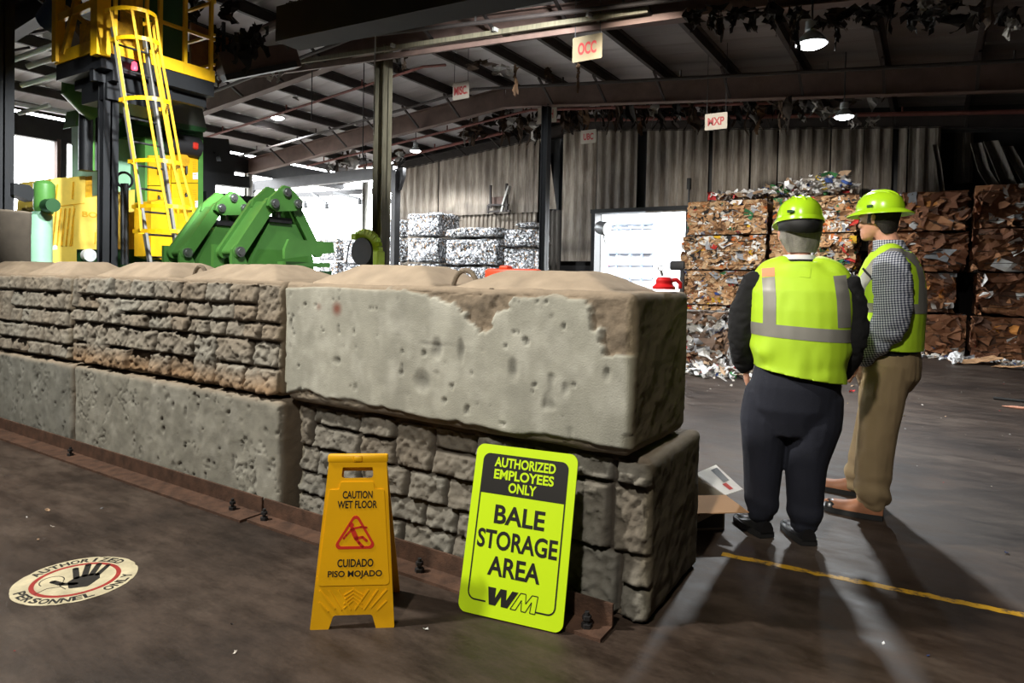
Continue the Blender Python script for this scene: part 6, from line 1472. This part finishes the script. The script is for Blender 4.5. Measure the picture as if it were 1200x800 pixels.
# white tubes standing in for bright daylight strips between the left roof sheets
for (x0, y0, x1, y1, X, r_) in ((15, 70, 66, 52, -12.5, .05), (32, 78, 68, 66, -12.0, .05), (25, 100, 80, 84, -13, .05), (14, 121, 92, 135, -16, .06), (22, 133, 58, 123, -15, .05)):
    a = at_d(x0, y0, -X * .95); c = at_d(x1, y1, -X * .95); b = MB(); b.tube([a, c], r_, 8); k = int(x0 + y0); 
    tag(b.build('daylight_strip', MT['white_paint']), 'white tube standing for a roof daylight strip, far left, %s' % {85: 'highest and longest', 110: 'short one under the highest', 125: 'middle one', 135: 'lowest long one', 155: 'short one crossing the lowest'}[k], 'pipe', 'white tubes for daylight strips, far left')
# dark duct and cable trays running across the near roof
Yd = 8.0
a = on_y(345, 74, Yd); c = on_y(900, -20, Yd)
dk = empty('roof_duct', ((a.x - 3.5) / 1, Yd, a.z), 0, 'long dark duct running across under the near roof', 'duct')
def duct_line(xp0, yp0, xp1, yp1, Y, w_, h_, m_, name):
    A = on_y(xp0, yp0, Y); C = on_y(xp1, yp1, Y); b = MB(); b.bar(A, C, w_, h_); b.build(name, MT[m_], world=dk)
duct_line(338, 34, 640, -34, 5.8, .4, .45, 'shell', 'duct')
duct_line(300, 88, 900, 3, 9.15, .06, .10, 'rust_beam', 'cable_tray')
duct_line(300, 80, 760, 12, 9.0, .06, .08, 'olive_steel', 'cable_tray')
for xx in (360, 470, 590, 700):
    A = on_y(xx - 12, 74 - (xx - 330) * .155, 8.9); C = on_y(xx + 16, 84 - (xx - 330) * .145, 9.4); b = MB(); b.bar(A, C, .05, .06); b.build('cross_strut', MT['pipe_gray'], world=dk)
for xx in (350, 430, 540, 640):
    A = on_y(xx, 50 - (xx - 300) * .16, 5.8); b = MB(); b.cyl(A, Vector((A.x, A.y, z_roof(A.x) - .02)), .012, 6); b.build('hanger_rod', MT['dark_steel'], world=dk)
# ------------------------------------------------------------------ torn insulation hanging from the roof
MT['rag'] = mat('torn_insulation', (1, 1, 1), .95, 0, .3, 14, attr='Col')
r = random.Random(21); V = []; Fq = []; C = []
RC = [srgb(34, 30, 27), srgb(48, 40, 34), srgb(70, 54, 40), srgb(96, 70, 46), srgb(150, 146, 140), srgb(26, 24, 23)]
def rag(pxx, ytop, ybot, wpx, Y, ci=None):
    top = on_y(pxx, ytop, Y); bot = on_y(pxx, ybot, Y); d = (top - Vector((0, 0, EYE))).length; w_ = wpx * d / F; n = 7; n0 = len(V); col = RC[ci if ci is not None else r.choice((0, 0, 1, 1, 2, 5))]
    tw = r.uniform(-1, 1); ph = r.uniform(0, 6)
    for i in range(n + 1):
        t = i / n; z = top.z + (bot.z - top.z) * t; ww = w_ * (.5 + .35 * sin(ph + t * 7) + .3 * r.uniform(-1, 1)) * (1 - .75 * t ** 3); a = tw * t * 2; x = top.x + w_ * .35 * sin(ph + t * 5) * t
        for s in (-1, 0, 1): V.append((x + s * ww / 2 * cos(a), Y + s * ww / 2 * sin(a) + .06 * r.uniform(-1, 1), z + .04 * r.uniform(-1, 1))); C.append(np.array(col) * r.uniform(.75, 1.2))
        if i:
            for s in (0, 1): k = n0 + (i - 1) * 3 + s; Fq.append((k, k + 1, k + 4, k + 3))
for a in [(846, 8, 62, 12, 8), (858, 10, 38, 18, 8), (882, 14, 36, 24, 8), (836, 18, 40, 14, 8), (905, 6, 34, 30, 7.6), (931, 26, 68, 12, 7.5), (934, 14, 52, 14, 8.9), (985, 10, 40, 40, 8), (965, 20, 36, 24, 8), (980, 36, 58, 8, 8, 1), (1043, 4, 52, 8, 8.5), (1010, 8, 28, 26, 8), (1080, 2, 14, 20, 8, 4), (1150, 2, 40, 26, 7.6), (1178, 14, 30, 22, 7.4), (1186, 22, 48, 14, 7.2, 4), (1120, 0, 14, 40, 7.6),
          (604, 78, 112, 7, 11, 3), (678, 76, 118, 6, 10.2, 3), (590, 78, 90, 30, 11, 4), (560, 72, 82, 40, 11, 2), (640, 80, 100, 20, 12, 2), (708, 108, 150, 14, 15.4), (722, 112, 160, 16, 15, 2), (742, 116, 158, 22, 15), (732, 120, 150, 30, 15.5, 5), (756, 118, 150, 18, 15.5), (770, 112, 148, 20, 15.5, 1), (790, 118, 146, 22, 15), (812, 120, 150, 12, 15, 2), (700, 118, 140, 20, 15.6, 4), (768, 120, 140, 18, 15.2, 4), (666, 128, 160, 14, 15.6, 2), (870, 110, 140, 30, 15), (905, 108, 128, 34, 15, 2), (922, 112, 160, 16, 13.6, 1), (918, 120, 156, 12, 13.6, 2), (960, 118, 148, 30, 15.4, 4), (940, 112, 142, 26, 15), (990, 112, 124, 30, 15), (1000, 136, 152, 14, 15.5, 4), (1022, 138, 150, 16, 15.5, 4), (1035, 108, 120, 20, 15),
          (620, 118, 132, 12, 15.4), (595, 126, 140, 18, 16, 4), (575, 136, 150, 30, 16), (545, 150, 172, 14, 16.4, 4), (556, 152, 166, 40, 16.4, 2), (600, 140, 158, 30, 16, 4), (586, 136, 156, 12, 15.4), (630, 140, 160, 12, 16), (428, 168, 205, 10, 16.2), (405, 180, 198, 26, 16.2, 2), (440, 172, 196, 16, 16.2), (395, 182, 210, 6, 16.2), (415, 186, 200, 30, 16, 4), (460, 178, 190, 30, 16, 4), (340, 186, 196, 20, 16, 1),
          (262, 44, 92, 30, 7.0, 0), (275, 40, 78, 22, 7.0, 0), (290, 36, 84, 26, 7.0, 5), (250, 30, 62, 26, 6.8, 0), (305, 30, 70, 30, 6.8, 5), (330, 24, 64, 30, 6.6, 0), (258, 78, 102, 14, 9, 2), (248, 100, 122, 10, 11, 2), (360, 14, 50, 40, 6.4, 0), (390, 6, 44, 40, 6.4, 5), (232, 2, 30, 40, 6.4, 0), (205, 0, 22, 40, 6.2, 5), (330, 2, 24, 50, 6.2, 5), (270, 2, 30, 50, 6.4, 0), (440, 0, 30, 50, 6.3, 5), (320, 82, 96, 26, 9.2, 4), (310, 118, 124, 26, 12, 4), (345, 106, 118, 30, 11.6, 4), (295, 120, 134, 30, 12.6, 4), (470, 64, 84, 20, 10)]:
    for q in range(3): rag(a[0] + r.uniform(-.3, .3) * a[3], a[1] + r.uniform(-2, 2), a[2] - r.uniform(0, .4) * (a[2] - a[1]), a[3] * r.uniform(.4, .8), a[4] + r.uniform(-.2, .2), a[5] if len(a) > 5 else None)
for q in range(95): rag(r.uniform(645, 905), r.uniform(107, 126), r.uniform(126, 160), r.uniform(7, 22), r.uniform(15.4, 17), r.choice((0, 1, 1, 2, 2, 3, 5)))
for q in range(14): rag(r.uniform(645, 1040), r.uniform(112, 128), r.uniform(130, 150), r.uniform(6, 16), r.uniform(15.4, 17), 4)
for q in range(34): rag(r.uniform(530, 645), r.uniform(122, 148), r.uniform(140, 172), r.uniform(6, 20), r.uniform(15.4, 17), r.choice((0, 1, 2, 2, 4, 5)))
for q in range(26): rag(r.uniform(380, 470), r.uniform(172, 192), r.uniform(186, 206), r.uniform(6, 18), r.uniform(15.9, 17), r.choice((0, 1, 2, 4, 5)))
for q in range(40): rag(r.uniform(800, 1200), r.uniform(2, 20), r.uniform(16, 40), r.uniform(10, 34), r.uniform(7.4, 8.8), r.choice((0, 0, 1, 5)))
V = np.array(V); c = V.mean(0); o = mesh_obj('torn_insulation', np_mesh('torn_insulation', V - c, Fq, np.array(C), smooth=False), MT['rag'], loc=c)
tag(o, 'dark torn insulation and paper shreds hanging from the roof beams', 'insulation', None, 'stuff')
